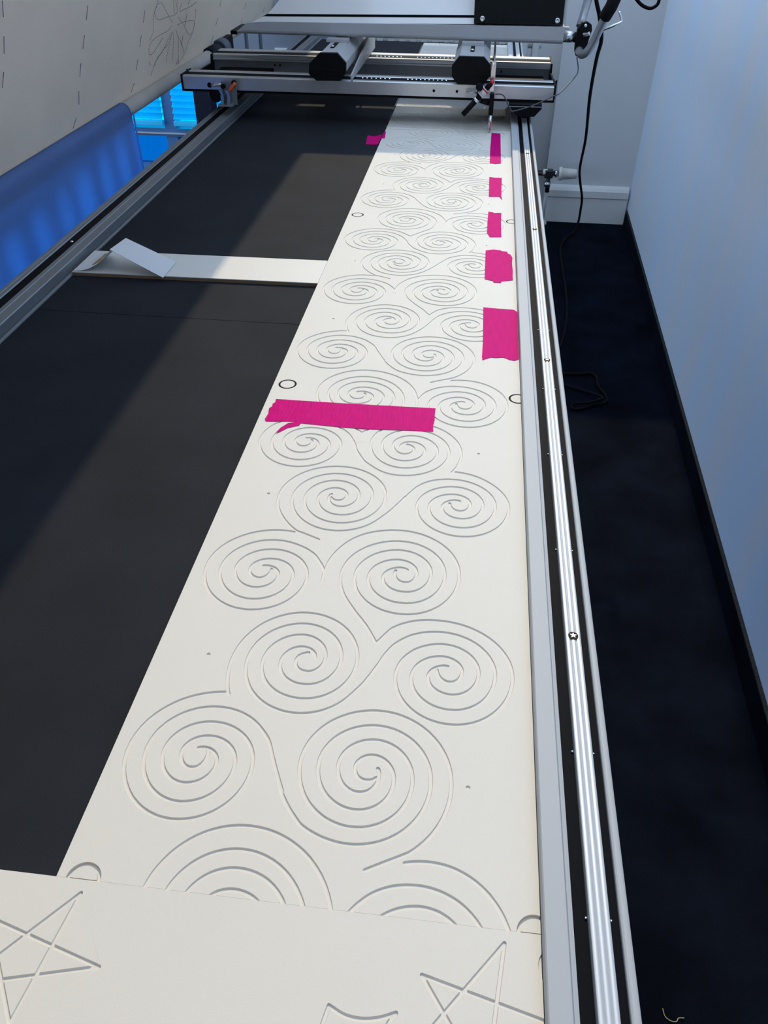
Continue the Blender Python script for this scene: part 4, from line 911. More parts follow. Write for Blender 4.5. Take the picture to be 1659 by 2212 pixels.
paths = [decode(g) for g in GROOVES]
strokes = []
for p in paths:
    for k in (-1, 0, 1):
        q = [(x, y + k * LM) for x, y in p]
        ys = [y for _, y in q]
        if max(ys) < -3 or min(ys) > LM + 3: continue
        strokes.append(q)
RL, RR = 17.5, 303.0            # ring centres across the board (left, right)
RO, RI = 11.4, 8.9              # ring outer and inner radius
rect = (0, 0, BW, LM)
# small pilot holes drilled in the board face
pilot = [(44.0, 190.3), (259.2, 93.9), (44.2, 406.5), (257.9, 504.8)]
strokes_b = strokes + [[(x - 0.2, y), (x + 0.2, y)] for x, y in pilot]
rings4 = [(RL, 0, RO), (RR, 0, RO), (RL, LM, RO), (RR, LM, RO)]
carved = carve(strokes_b, rect, rings4)
me_both = board_mesh('spiral_board', carved, rect, rings4)
me_near = board_mesh('spiral_board_end', carved, rect, rings4[:2])
me_none = board_mesh('spiral_board_plain', carved, rect, [])
for me in (me_both, me_near): me.materials.append(M_BOARD)
me_none.materials.append(M_BOARD)


def board(me, y, label, dx=0.0):
    o = bpy.data.objects.new('spiral_board', me); COL.objects.link(o)
    o.location = (BX0 + dx, y, ZB)
    o['label'] = label; o['category'] = 'pattern board'; o['group'] = 'grooved spiral boards laid end to end'
    return o


board(me_both, BY0, 'white spiral grooved board nearest the camera, meeting the star board')
board(me_both, BY0 + BL, 'white spiral grooved board crossed by the wide pink tape strip at its near end')
board(me_near, BY0 + 2 * BL, 'white spiral grooved board just in front of the machine carriage')
G1 = board(me_none, BY0 + 3 * BL + 0.002, 'glossy spiral grooved board lying under the machine carriage', dx=0.0)
G2 = board(me_none, BY0 + 4 * BL + 0.003, 'farthest spiral grooved board, seen behind the carriage rails', dx=0.0)

# clear sheet lying over the far boards
b = BM(); box(b, BX0 - 0.004, BX1 - 0.002, BY0 + 3 * BL + 0.014, 3.30, ZB + 0.0003, ZB + 0.0011)
obj('clear_sheet', b, M_FILM, label='clear glossy sheet covering the boards under the carriage', cat='plastic sheet', loc=(-0.08, 2.7, ZB + 0.0003))

# round joining discs dropped in the half holes at the seams
def disc(cx, cy, half=False, flange=False, label=''):
    R = RI / 1000
    X, Y = BX0 + cx / 1000, cy
    def ring(r):
        pts = []
        for k in range(49):
            a = 2 * math.pi * k / 48
            px, py = X + r * math.cos(a), Y + r * math.sin(a)
            px = min(px, BX1)
            if half: py = max(py, BY0 + 0.0004)
            pts.append((px, py))
        out = []
        for q in pts:
            if not out or (abs(q[0] - out[-1][0]) + abs(q[1] - out[-1][1])) > 1e-5: out.append(q)
        if abs(out[0][0] - out[-1][0]) + abs(out[0][1] - out[-1][1]) < 1e-5: out.pop()
        return out
    bm = BM(); prism(bm, ring(R), 'z', ZT + 0.0001, ZB)
    o = obj('joining_disc', bm, M_BOARD, label=label, cat='joining disc', group='round joining discs at the board seams', loc=(X, Y, ZT))
    if not flange:  # added black ring stands for the shade down in the gap
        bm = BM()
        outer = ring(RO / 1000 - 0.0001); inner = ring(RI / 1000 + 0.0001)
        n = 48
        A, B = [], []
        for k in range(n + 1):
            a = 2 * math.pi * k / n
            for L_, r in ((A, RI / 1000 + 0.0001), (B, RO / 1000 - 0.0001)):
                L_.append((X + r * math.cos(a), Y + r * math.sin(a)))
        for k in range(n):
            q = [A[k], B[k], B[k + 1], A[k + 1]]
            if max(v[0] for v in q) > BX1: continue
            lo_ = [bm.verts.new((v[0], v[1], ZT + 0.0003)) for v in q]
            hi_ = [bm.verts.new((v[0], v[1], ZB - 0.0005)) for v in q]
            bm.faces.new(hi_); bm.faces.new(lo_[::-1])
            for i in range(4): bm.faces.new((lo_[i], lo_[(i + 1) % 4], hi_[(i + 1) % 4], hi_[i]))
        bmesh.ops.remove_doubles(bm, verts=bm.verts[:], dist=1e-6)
        obj('gap_shade_ring', bm, M_RUBBER, parent=o, label='black ring shading the gap round the disc')
    if flange:
        bm = BM(); prism(bm, ring(RO / 1000 - 0.0001), 'z', ZT + 0.0003, ZB - 0.0021)
        obj('flange', bm, M_BOARD, parent=o)
    return o


disc(RL, BY0, True, True, 'half disc with pale ring at the near left corner of the first spiral board')
disc(RR, BY0, True, True, 'half disc with pale ring at the near right corner of the first spiral board')
for k, nm in ((1, 'the seam by the wide pink tape'), (2, 'the mid table seam')):
    disc(RL, BY0 + k * BL, label='white disc in dark ring gap, left end of ' + nm)
    disc(RR, BY0 + k * BL, label='white disc in dark ring gap, far right of ' + nm)

# the star board across the bottom of the picture
SX0, SX1, SY0, SY1 = -0.56, BX1, -0.30, BY0 - 0.0001
def mm(p): return ((p[0] - SX0) * 1000, (p[1] - SY0) * 1000)
def star(P):
    T, R_, B_, LL, UL = P
    return [[T, B_], [T, LL], [R_, UL], [R_, LL], [UL, B_]]
SL = [(-0.2126, 0.2103), (-0.1846, 0.1702), (-0.2226, 0.1363), (-0.2607, 0.1513), (-0.2622, 0.1895)]
SR = [(0.0518, 0.2111), (0.0800, 0.1706), (0.0418, 0.1371), (0.0037, 0.1521), (0.0039, 0.1878)]
ss = star(SL) + star(SR)
for dx, dy in ((-0.21, 0.005), (-0.105, -0.10), (-0.155, -0.24), (0.06, -0.21)):
    ss += star([(x + dx, y + dy) for x, y in SL])
ss.append([(-0.0520, 0.1440), (-0.0494, 0.1562), (-0.0473, 0.1658)])
cv = spline([(-0.0473, 0.1658, 0), (-0.0380, 0.1620, 0), (-0.0275, 0.1611, 0), (-0.0173, 0.1631, 0), (-0.0092, 0.1664, 0)], 5)
ss.append([(q.x, q.y) for q in cv])
ss.append([(-0.0092, 0.1664), (-0.0132, 0.1604), (-0.0155, 0.1450)])
ring = [(0.0835 + 0.0108 * math.cos(a), 0.2005 + 0.0108 * math.sin(a)) for a in [math.pi * 2 * k / 40 for k in range(41)]]
ss.append(ring)
ss = [[mm(q) for q in s] for s in ss]
srect = (0, 0, (SX1 - SX0) * 1000, (SY1 - SY0) * 1000)
smesh = board_mesh('star_board', carve(ss, srect, w=1.35, step=2.0), srect, [])
smesh.materials.append(M_BOARD)
so = bpy.data.objects.new('star_board', smesh); COL.objects.link(so)
so.location = (SX0, SY0, ZB)
so['label'] = 'white board with routed star outlines across the front of the table'
so['category'] = 'pattern board'

# ------------------------------------------------------------------ pink tape pieces
def tape(pts, label, z=ZB + 0.0003, bend=None):
    bm = BM()
    vs_ = [bm.verts.new((x, y, z)) for x, y in pts]
    f = bm.faces.new(vs_)
    if f.normal.z < 0: f.normal_flip()
    bm.normal_update()
    if f.normal.z < 0: f.normal_flip()
    bmesh.ops.triangulate(bm, faces=bm.faces[:])
    for k in range(1, 14):
        for ax in (0, 1):
            xs = [v.co[ax] for v in bm.verts]
            lo, hi = min(xs), max(xs)
            if (hi - lo) < 0.012 * 1: continue
            c = lo + (hi - lo) * k / 14
            no = Vector((1, 0, 0)) if ax == 0 else Vector((0, 1, 0))
            co_ = Vector((c, 0, 0)) if ax == 0 else Vector((0, c, 0))
            bmesh.ops.bisect_plane(bm, geom=bm.verts[:] + bm.edges[:] + bm.faces[:], plane_co=co_, plane_no=no)
    for v in bm.verts:
        v.co.z = z + 0.0003 * (0.5 + 0.5 * math.sin(v.co.x * 190 + v.co.y * 37)) * (0.5 + 0.5 * math.sin(v.co.y * 260 - v.co.x * 50))
        if bend: v.co.z += bend(v.co.x, v.co.y)
    r = bmesh.ops.extrude_face_region(bm, geom=bm.faces[:])
    up = [e for e in r['geom'] if isinstance(e, bmesh.types.BMVert)]
    for v in up: v.co.z += 0.00025
    bmesh.ops.recalc_face_normals(bm, faces=bm.faces[:])
    cx = sum(p[0] for p in pts) / len(pts); cy = sum(p[1] for p in pts) / len(pts)
    return obj('tape_strip', bm, M_PINK, label=label, cat='tape', group='pink tape pieces on the boards', loc=(cx, cy, z))


tape([(-0.2214, 0.8084), (-0.1217, 0.809), (-0.0277, 0.8112), (-0.0278, 0.795), (-0.0271, 0.7846), (-0.0282, 0.772), (-0.0272, 0.7609), (-0.11, 0.7564), (-0.1425, 0.7573),
      (-0.1809, 0.7594), (-0.1821, 0.7543), (-0.1938, 0.748), (-0.2031, 0.7362), (-0.2049, 0.7369), (-0.2022, 0.7469), (-0.1958, 0.7576), (-0.1860, 0.7625),
      (-0.1977, 0.7613), (-0.2223, 0.7583), (-0.2245, 0.763), (-0.2232, 0.7744), (-0.2249, 0.7866), (-0.2222, 0.7920), (-0.2230, 0.7976), (-0.2205, 0.8010)],
     'wide pink tape strip with a torn tail lying across the second spiral board')
tape([(0.0242, 1.0998), (0.0485, 1.0982), (0.0680, 1.0978), (0.0700, 1.0955), (0.0735, 1.0907), (0.0734, 0.9466), (0.0679, 0.9421), (0.0607, 0.9437), (0.0560, 0.9475), (0.0523, 0.949),
      (0.0438, 0.9467), (0.0365, 0.947), (0.0300, 0.9420), (0.0262, 0.9393), (0.0249, 0.9468), (0.0255, 0.99)], 'largest nearly square pink tape patch at the right edge, crumpled near end')
tape([(0.0243, 1.3249), (0.0375, 1.3309), (0.0499, 1.3283), (0.052, 1.325), (0.0608, 1.3234), (0.0612, 1.316), (0.066, 1.312), (0.069, 1.2978), (0.068, 1.2717), (0.0690, 1.24), (0.0684, 1.22), (0.0687, 1.2058), (0.0506, 1.198), (0.0499, 1.1925),
      (0.0384, 1.1928), (0.0376, 1.1985), (0.0246, 1.2037)], 'pink tape patch with ragged cut corner, second from the near end of the right-hand row')
tape([(0.0266, 1.522), (0.0362, 1.5181), (0.0365, 1.5150), (0.0509, 1.5174), (0.05, 1.4669), (0.0508, 1.3916), (0.0306, 1.389), (0.0255, 1.4089), (0.0256, 1.4637)], 'pink tape patch with clipped lower left corner beside the middle seam disc')
tape([(0.026, 1.7396), (0.0385, 1.7349), (0.052, 1.7367), (0.0509, 1.6154), (0.0527, 1.593), (0.0464, 1.6119), (0.0265, 1.6092)], 'smallest pink tape patch with a pointed corner flap, second from the carriage')
tape([(0.0276, 2.0954), (0.0491, 2.0954), (0.0501, 1.8409), (0.037, 1.8356), (0.0259, 1.8411), (0.0257, 1.9605)], 'long narrow pink tape patch beside the stylus tip under the carriage')
def fall(x, y):
    t = min(1, max(0, (-0.2330 - x) / 0.006))
    return -0.0058 * t
tape([(-0.2726, 2.0558), (-0.2559, 2.0494), (-0.2294, 2.0751), (-0.2255, 2.0109), (-0.2358, 2.0136), (-0.2347, 1.9764), (-0.2666, 1.976)], 'pink tape tab bridging the board corner and the charcoal table top', bend=fall)

# ------------------------------------------------------------------ plank and leaflet on the table
pl = thing('white_plank', 'white faced plank with brown core lying across the charcoal table', 'plank', loc=(-0.43, 1.18, ZT))
PL = [(-0.6275, 1.1495), (-0.2328, 1.1557), (-0.2328, 1.2470), (-0.6275, 1.2400)]
b = BM(); prism(b, PL, 'z', ZT + 0.0002, ZT + 0.0050)
obj('core', b, M_MDF, parent=pl)
b = BM(); prism(b, PL, 'z', ZT + 0.0051, ZT + 0.0062)
obj('top_face', b, M_PLANKTOP, parent=pl)
ZP = ZT + 0.0063

lf = thing('paper_leaflet', 'folded white paper leaflet with a small colour picture on the plank', 'leaflet', loc=(-0.56, 1.17, ZP))
def sheet(name, rows, material, parent, thick=0.0004, smooth=False):
    bm = BM()
    g = [[bm.verts.new(p) for p in r] for r in rows]
    for r0, r1 in zip(g, g[1:]):
        for i in range(len(r0) - 1):
            f = bm.faces.new((r0[i], r0[i + 1], r1[i + 1], r1[i])); f.smooth = smooth
    bmesh.ops.recalc_face_normals(bm, faces=bm.faces[:])
    r = bmesh.ops.solidify(bm, geom=bm.faces[:], thickness=thick)
    return obj(name, bm, material, parent=parent)
def lerp(a, c, t): return tuple(a[i] + (c[i] - a[i]) * t for i in range(3))
A_, B_, C_, D_ = (-0.5606, 1.157, 0.8365), (-0.5537, 1.208, 0.8365), (-0.4752, 1.2069, ZP + 0.0012), (-0.4758, 1.1424, ZP + 0.0012)
sheet('flap', [[lerp(A_, D_, t) for t in (0, .25, .5, .75, 1)], [lerp(B_, C_, t) for t in (0, .25, .5, .75, 1)]], M_PAPER, lf)
E_, F_ = (-0.6265, 1.1515, ZP + 0.0006), (-0.6250, 1.2356, ZP + 0.0006)
def sag(a, c, t):
    p = lerp(a, c, t); return (p[0], p[1], p[2] - 0.010 * math.sin(math.pi * t))
sheet('lower_sheet', [[sag(E_, (-0.5600, 1.158, 0.8352), t) for t in (0, .2, .4, .6, .8, 1)], [sag(F_, (-0.5532, 1.208, 0.8352), t) for t in (0, .2, .4, .6, .8, 1)]], M_PAPER, lf)
def pr(u, v):
    a = sag(E_, (-0.5600, 1.158, 0.8352), u); c = sag(F_, (-0.5532, 1.208, 0.8352), u)
    p = lerp(a, c, v); return (p[0], p[1], p[2] + 0.0008)
sheet('printed_picture', [[pr(u, v) for u in (.36, .5, .6, .7, .8, .93)] for v in (.22, .86)], M_PRINT, lf, 0.0002)

# ------------------------------------------------------------------ carriage riding across the table
car = thing('machine_carriage', 'aluminium carriage with two cross rails riding over the table', 'carriage', loc=(-0.29, 2.3, 0.86))
CX0, CX1 = -0.758, 0.170
def xprism(poly, x0, x1):
    bm = BM(); prism(bm, poly, 'x', x0, x1); return bm
# front rail: box section with a black groove along its top
zt, zb = 0.8920, 0.8600
def cross_rail(y0, y1, name, x0, x1, zb):
    w = y1 - y0
    r = obj(name, xprism([(y0, zb + 0.002), (y0, zt - 0.002), (y0 + 0.002, zt), (y0 + 0.016, zt), (y0 + 0.018, zt - 0.001), (y0 + 0.018, zt - 0.012),
                          (y0 + 0.052, zt - 0.012), (y0 + 0.052, zt - 0.001), (y0 + 0.054, zt + 0.001), (y1 - 0.003, zt + 0.001), (y1, zt - 0.002), (y1, zb)], x0, x1), M_ALU, parent=car)
    obj('track_groove', xprism([(y0 + 0.0182, zt - 0.0118), (y0 + 0.0182, zt - 0.0006), (y0 + 0.0518, zt - 0.0006), (y0 + 0.0518, zt - 0.0118)], x0, x1), M_GROOVE, parent=r)
    return r
fr = cross_rail(2.168, 2.243, 'front_rail', CX0, CX1, zb)
rr = cross_rail(2.469, 2.555, 'rear_rail', CX0 - 0.008, CX1 + 0.006, 0.8805)
obj('rail_web', xprism([(2.472, 0.846), (2.472, 0.8803), (2.553, 0.8803), (2.553, 0.846)], CX0 - 0.008, CX1 + 0.006), M_ALU_DARK, parent=car)
obj('rail_bead', xprism([(2.4655, 0.8780), (2.4655, 0.8815), (2.4688, 0.8830), (2.4688, 0.8780)], CX0 - 0.008, CX1 + 0.006), M_ALU, parent=car)
for x in (-0.590, -0.575, 0.020, 0.045):
    b = BM(); cyl(b, (x, 2.4719, 0.868), (x, 2.4705, 0.868), 0.0026, n=12)
    obj('screw_hole', b, M_BLACK, parent=rr)
for nm, x0, x1 in (('end_plate', CX0 - 0.013, CX0 - 0.0085), ('end_plate', CX1 + 0.0065, CX1 + 0.011)):
    b = BM(); prism(b, [(2.240, 0.852), (2.240, 0.893), (2.25, 0.876), (2.455, 0.872), (2.462, 0.892), (2.562, 0.895), (2.562, 0.842)], 'x', x0, x1)
    obj(nm, b, M_BLACK, parent=car)
for x0, x1 in ((CX0 - 0.005, CX0 - 0.0002), (CX1 + 0.0002, CX1 + 0.004)):
    b = BM(); box(b, x0, x1, 2.166, 2.246, 0.857, 0.895, 0.001)
    obj('rail_end_cap', b, M_BLACK, parent=fr)
b = BM(); box(b, CX0, CX1, 2.168, 2.24, 0.8565, 0.8598)
obj('rail_underside', b, M_BLACK, parent=fr)
# cross strut between the rails, with a bolt
for x in (-0.66, 0.095):
    b = BM(); box(b, x - 0.085, x + 0.065, 2.2432, 2.4718, 0.852, 0.860, 0.001)
    cp = obj('joining_plate', b, M_BLACK, parent=car)
    b = BM(); lathe(b, (x + (0.045 if x < 0 else 0.012), 2.37 if x < 0 else 2.385, 0.8601), (0, 0, 1), [(0, 0.0045), (0.003, 0.0042), (0.0045, 0.002)], n=14)
    obj('bolt', b, M_CHROME, parent=cp)
# holes in the front face of the front rail
for x, z in ((-0.1218, 0.8752), (-0.0648, 0.8754), (-0.690, 0.872)):
    b = BM(); cyl(b, (x, 2.1679, z), (x, 2.1665, z), 0.0032 if x > -0.5 else 0.006)
    obj('screw_hole', b, M_BLACK, parent=fr)
# small glowing dots in the track grooves, standing in for reflected LEDs
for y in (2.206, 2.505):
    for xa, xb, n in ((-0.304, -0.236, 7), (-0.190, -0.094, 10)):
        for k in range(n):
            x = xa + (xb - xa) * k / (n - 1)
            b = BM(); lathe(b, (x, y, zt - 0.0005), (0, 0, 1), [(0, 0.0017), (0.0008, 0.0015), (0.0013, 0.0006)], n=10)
            obj('led_glint', b, M_LED_GLINT, parent=fr if y < 2.3 else rr)
# wheel housing on the right track
b = BM(); prism(b, [(0.0641, 0.8563), (0.1440, 0.8563), (0.1440, 0.8475), (0.1280, 0.8295), (0.0880, 0.8295), (0.0680, 0.8440)], 'y', 2.142, 2.56)
obj('wheel_housing', b, M_BLACK, parent=car)
b = BM(); cyl(b, (0.102, 2.20, 0.8215), (0.1128, 2.20, 0.8215), 0.0075, n=20)
obj('wheel', b, M_BLACK, parent=car)
b = BM(); cyl(b, (0.102, 2.50, 0.8215), (0.1128, 2.50, 0.8215), 0.0075, n=20)
obj('wheel', b, M_BLACK, parent=car)
b = BM(); prism(b, [(0.0660, 0.8505), (0.1430, 0.8515), (0.1430, 0.8527), (0.0660, 0.8517)], 'y', 2.1405, 2.1419)
obj('housing_trim', b, M_GREYPAINT, parent=car)
# left wheel housing and bracket on the left track
b = BM(); lathe(b, (-0.699, 2.235, 0.836), (0, 1, 0), [(0, 0.0165), (0.002, 0.0185), (0.03, 0.0185), (0.032, 0.0165)], n=28)
obj('wheel_housing', b, M_BLACK, parent=car)
br = BM(); prism(br, [(-0.6600, 0.8400), (-0.6600, 0.8520), (-0.652, 0.862), (-0.6560, 0.8840), (-0.6160, 0.8850), (-0.6180, 0.8400)], 'y', 2.150, 2.155)
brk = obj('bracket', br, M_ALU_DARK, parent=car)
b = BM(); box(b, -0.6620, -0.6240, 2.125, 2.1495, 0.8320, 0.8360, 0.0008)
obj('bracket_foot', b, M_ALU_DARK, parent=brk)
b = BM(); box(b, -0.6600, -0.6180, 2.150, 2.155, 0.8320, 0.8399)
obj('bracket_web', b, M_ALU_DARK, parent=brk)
b = BM(); tube(b, [Vector((-0.6140, 2.138, 0.8850)), Vector((-0.6190, 2.136, 0.8790)), Vector((-0.6250, 2.134, 0.8720)), Vector((-0.6300, 2.133, 0.8660))], 0.0040, n=10)
obj('lever', b, M_ORANGE, parent=brk, label='orange clamp lever')
for x, z, r, M in ((-0.648, 0.8745, 0.0055, M_BLACK), (-0.6200, 0.8840, 0.0055, M_BLACK)):
    b = BM(); cyl(b, (x, 2.1498, z), (x, 2.140, z), r)
    obj('clamp_knob', b, M, parent=brk)
b = BM(); cyl(b, (-0.684, 2.1668, 0.873), (-0.657, 2.160, 0.8745), 0.0035); obj('clamp_pin', b, M_STEEL, parent=brk)
for x0, x1 in ((-0.655, -0.648), (-0.640, -0.632)):
    b = BM(); prism(b, [(x0, 0.8362), (x0 + 0.004, 0.856), (x0 - 0.002, 0.868), (x1 - 0.002, 0.868), (x1 + 0.002, 0.852), (x1, 0.8362)], 'y', 2.132, 2.148)
    obj('cast_rib', b, M_STEEL, parent=brk)

# ------------------------------------------------------------------ the quilting machine
mac = thing('quilting_machine', 'long arm quilting machine with white arm, black rear panel and handlebar', 'sewing machine', loc=(-0.23, 2.43, 0.90))
for pts in ([(-0.3995, 0.9545), (-0.3566, 0.9550), (-0.3357, 0.9339), (-0.3365, 0.9130), (-0.3504, 0.8956), (-0.4091, 0.8945), (-0.4280, 0.9086), (-0.4256, 0.9317)],
            [(-0.0634, 0.9554), (-0.0043, 0.9549), (0.0125, 0.9379), (0.0123, 0.9154), (-0.0016, 0.8965), (-0.0640, 0.8965), (-0.0784, 0.9130), (-0.0797, 0.9356)]):
    b = BM(); prism(b, pts, 'y', 2.140, 2.1519)
    cap = obj('end_cap', b, M_BLACK, parent=mac)
    cx = sum(p[0] for p in pts) / 8
    b = BM(); box(b, min(p[0] for p in pts) + 0.001, max(p[0] for p in pts) - 0.001, 2.1388, 2.1399, 0.9185, 0.9195)
    obj('cap_seam', b, M_BLACKM, parent=cap)
    body = [(cx + (x - cx) * 0.95, 0.925 + (z - 0.925) * 0.96) for x, z in pts]
    body = [(x, max(z, 0.8945)) for x, z in body]
    b = BM(); prism(b, body[:], 'y', 2.152, 2.70)
    sled = obj('sled_block', b, M_GREYPAINT, parent=mac)
    zt_ = max(z for _, z in body)
    b = BM(); box(b, cx - 0.006, cx + 0.004, 2.215, 2.29, zt_ + 0.0001, zt_ + 0.0012)
    obj('adjusting_slot', b, M_BLACK, parent=sled)
    b = BM(); lathe(b, (cx - 0.001, 2.222, zt_ + 0.0013), (0, 0, 1), [(0, 0.0042), (0.003, 0.0042), (0.004, 0.003)], n=14)
    obj('bolt', b, M_CHROME, parent=sled)
    b = BM(); box(b, cx - 0.030, cx + 0.026, 2.30, 2.33, zt_ + 0.0001, 0.9605)
    obj('mounting_pad', b, M_GREYPAINT, parent=sled)
    # side plate on the right of the sled
    xr = max(x for x, _ in body)
    b = BM(); prism(b, [(2.160, 0.8945), (2.160, 0.9050), (2.55, 0.9480), (2.62, 0.9480), (2.62, 0.8945)], 'x', xr + 0.0102, xr + 0.0142)
    obj('side_plate', b, M_GREYPAINT, parent=sled)

# lower arm: front band (with a tapering left end), white deck, seam
YM = 2.33
def slab(poly, y0, y1, M, name, parent=mac, bev=0.0):
    bm = BM(); prism(bm, poly, 'y', y0, y1)
    if bev: bmesh.ops.bevel(bm, geom=bm.edges[:], offset=bev, segments=2, affect='EDGES')
    return obj(name, bm, M, parent=parent)
# the band: rounded lower edge
def band_sec(x):
    k = (x + 0.652) / (0.1895 + 0.652)
    zb_ = 0.9618 - 0.0048 * k
    ztp = 0.9905 + 0.0055 * k
    return zb_, ztp
bm = BM()
ringsA = []
for x in [-0.652, -0.6225] + [-0.6225 + (0.1895 + 0.6225) * i / 16 for i in range(1, 17)]:
    zb_, ztp = band_sec(x)
    if x < -0.63: ztp = 0.9680
    elif x < -0.62: ztp = 0.9798 + 0.008
    sec = [(YM + 0.014, zb_)] + [(YM + 0.014 - 0.014 * math.sin(a), zb_ + 0.010 - 0.010 * math.cos(a)) for a in (0.4, 0.8, 1.2, 1.57)] + [(YM, ztp), (YM + 0.19, ztp), (YM + 0.19, zb_)]
    if x < -0.63: sec = [(y, min(z, ztp)) for y, z in sec]
    ringsA.append([bm.verts.new((x, y, z)) for y, z in sec])
for r0, r1 in zip(ringsA, ringsA[1:]):
    n = len(r0)
    for i in range(n):
        bm.faces.new((r0[i], r0[(i + 1) % n], r1[(i + 1) % n], r1[i]))
bm.faces.new(ringsA[0][::-1]); bm.faces.new(ringsA[-1])
bmesh.ops.recalc_face_normals(bm, faces=bm.faces[:])
arm = obj('lower_arm', bm, M_GREYPAINT, parent=mac)
b = BM(); box(b, -0.670, -0.6525, YM + 0.004, YM + 0.12, 0.9600, 0.9690, 0.001)
obj('arm_end_cap', b, M_BLACK, parent=arm)
# white lower panel and upper panel, both leaning back a little, with a dark seam
def lean(xz, y0, M, name, depth=0.02, k=0.6, zref=0.99):
    bm = BM()
    A = [bm.verts.new((x, y0 + (z - zref) * k, z)) for x, z in xz]
    B = [bm.verts.new((x, y0 + (z - zref) * k + depth, z)) for x, z in xz]
    n = len(xz)
    bm.faces.new(A); bm.faces.new(B[::-1])
    for i in range(n): bm.faces.new((A[i], B[i], B[(i + 1) % n], A[(i + 1) % n]))
    bmesh.ops.recalc_face_normals(bm, faces=bm.faces[:])
    return obj(name, bm, M, parent=mac)
YP = YM + 0.004
lean([(-0.6120, 0.9880), (-0.0360, 0.9962), (-0.0360, 1.0085), (-0.5800, 1.0010)], YP, M_WHITEPANEL, 'white_trim_strip')
lean([(-0.5850, 1.0000), (-0.0360, 1.0075), (-0.0360, 1.0150), (-0.5680, 1.0075)], YP + 0.006, M_BLACK, 'panel_seam', depth=0.014)
lean([(-0.5690, 1.0066), (-0.0360, 1.0143), (-0.0360, 1.2100), (-0.400, 1.2100), (-0.5450, 1.0300)], YP, M_WHITEPANEL, 'white_side_panel')
# rear column with its black ribbed panel
b = BM(); box(b, -0.034, 0.1870, YP + 0.006, YM + 0.19, 0.9975, 1.21, 0.003)
colm = obj('rear_column', b, M_GREYPAINT, parent=mac)
b = BM(); prism(b, [(-0.0370, 0.9990), (0.1835, 1.0000), (0.1780, 1.20), (-0.0440, 1.20)], 'y', YP - 0.004, YP + 0.0055)
pan = obj('black_rear_panel', b, M_BLACKM, parent=mac)
for x, z in ((-0.0167, 1.0096), (0.1694, 1.0090)):
    b = BM(); lathe(b, (x, YP - 0.0041, z), (0, -1, 0), [(0, 0.0065), (0.002, 0.0062), (0.0032, 0.0042), (0.0022, 0.0030), (0.0016, 0.0008)], n=20)
    obj('panel_screw', b, M_CHROME, parent=pan)
# body that carries the panels, and the upper arm above the picture
bm = BM(); prism(bm, [(-0.5400, 1.0080), (-0.0345, 1.0080), (-0.0345, 1.21), (-0.40, 1.21)], 'y', YM + 0.082, YM + 0.19)
obj('arm_body', bm, M_WHITEPANEL, parent=mac)
b = BM(); box(b, -0.56, 0.187, YM + 0.085, YM + 0.19, 1.2102, 1.284, 0.004)
obj('upper_arm', b, M_WHITEPANEL, parent=mac)

# handlebar on the right
b = BM(); cyl(b, (0.1872, 2.36, 0.9700), (0.224, 2.36, 0.9706), 0.0122, n=24)
obj('handle_axle', b, M_STEEL, parent=mac)
b = BM(); box(b, 0.190, 0.205, 2.372, 2.386, 0.984, 0.990, 0.001)
obj('axle_lug', b, M_GREYPAINT, parent=mac)
b = BM(); prism(b, [(0.2330, 1.0050), (0.2450, 1.0060), (0.2560, 1.0000), (0.2585, 0.9880), (0.2545, 0.9700), (0.2505, 0.9470), (0.2440, 0.9330), (0.2358, 0.9280), (0.2270, 0.9320), (0.2225, 0.9430), (0.2215, 0.9668), (0.2226, 0.9900)], 'y', 2.340, 2.360)
bp = obj('handle_bracket', b, M_BLACK, parent=mac)
b = BM(); lathe(b, (0.2410, 2.3399, 0.9985), (0, -1, 0), [(0, 0.0042), (0.002, 0.004), (0.003, 0.002)], n=16)
obj('bracket_screw', b, M_CHROME, parent=bp)
b = BM(); tube(b, spline([(0.2380, 2.336, 0.980), (0.246, 2.330, 0.981), (0.252, 2.326, 0.9835)], 4), 0.0045)
obj('bracket_clip', b, M_STEEL, parent=bp)
tb = spline([(0.2330, 2.345, 0.9440), (0.2390, 2.322, 0.9385), (0.2498, 2.306, 0.9466), (0.2618, 2.295, 0.9714), (0.2730, 2.275, 1.0116), (0.2847, 2.25, 1.0491), (0.297, 2.225, 1.0989)], 6)
b = BM(); tube(b, tb, 0.0100, n=16)
hb = obj('handlebar_tube', b, M_ALU, parent=mac)
b = BM(); tube(b, [Vector((0.2765, 2.268, 1.0270)), Vector((0.2847, 2.25, 1.0491)), Vector((0.297, 2.225, 1.0989))], 0.0148, n=18)
obj('foam_grip', b, M_BLACKM, parent=hb)
b = BM(); tube(b, [Vector((0.2340, 2.405, 0.988)), Vector((0.2385, 2.415, 1.003)), Vector((0.2459, 2.42, 1.044)), Vector((0.256, 2.42, 1.10))], 0.0105, n=16)
obj('handlebar_tube', b, M_ALU, parent=mac)
b = BM(); tube(b, spline([(0.2860, 2.36, 0.9870), (0.3101, 2.35, 0.9985), (0.3270, 2.35, 1.0060), (0.3280, 2.352, 1.0120), (0.3194, 2.355, 1.0287)], 5), 0.0030, n=10)
obj('thread_guide_hook', b, M_CHROME, parent=mac)

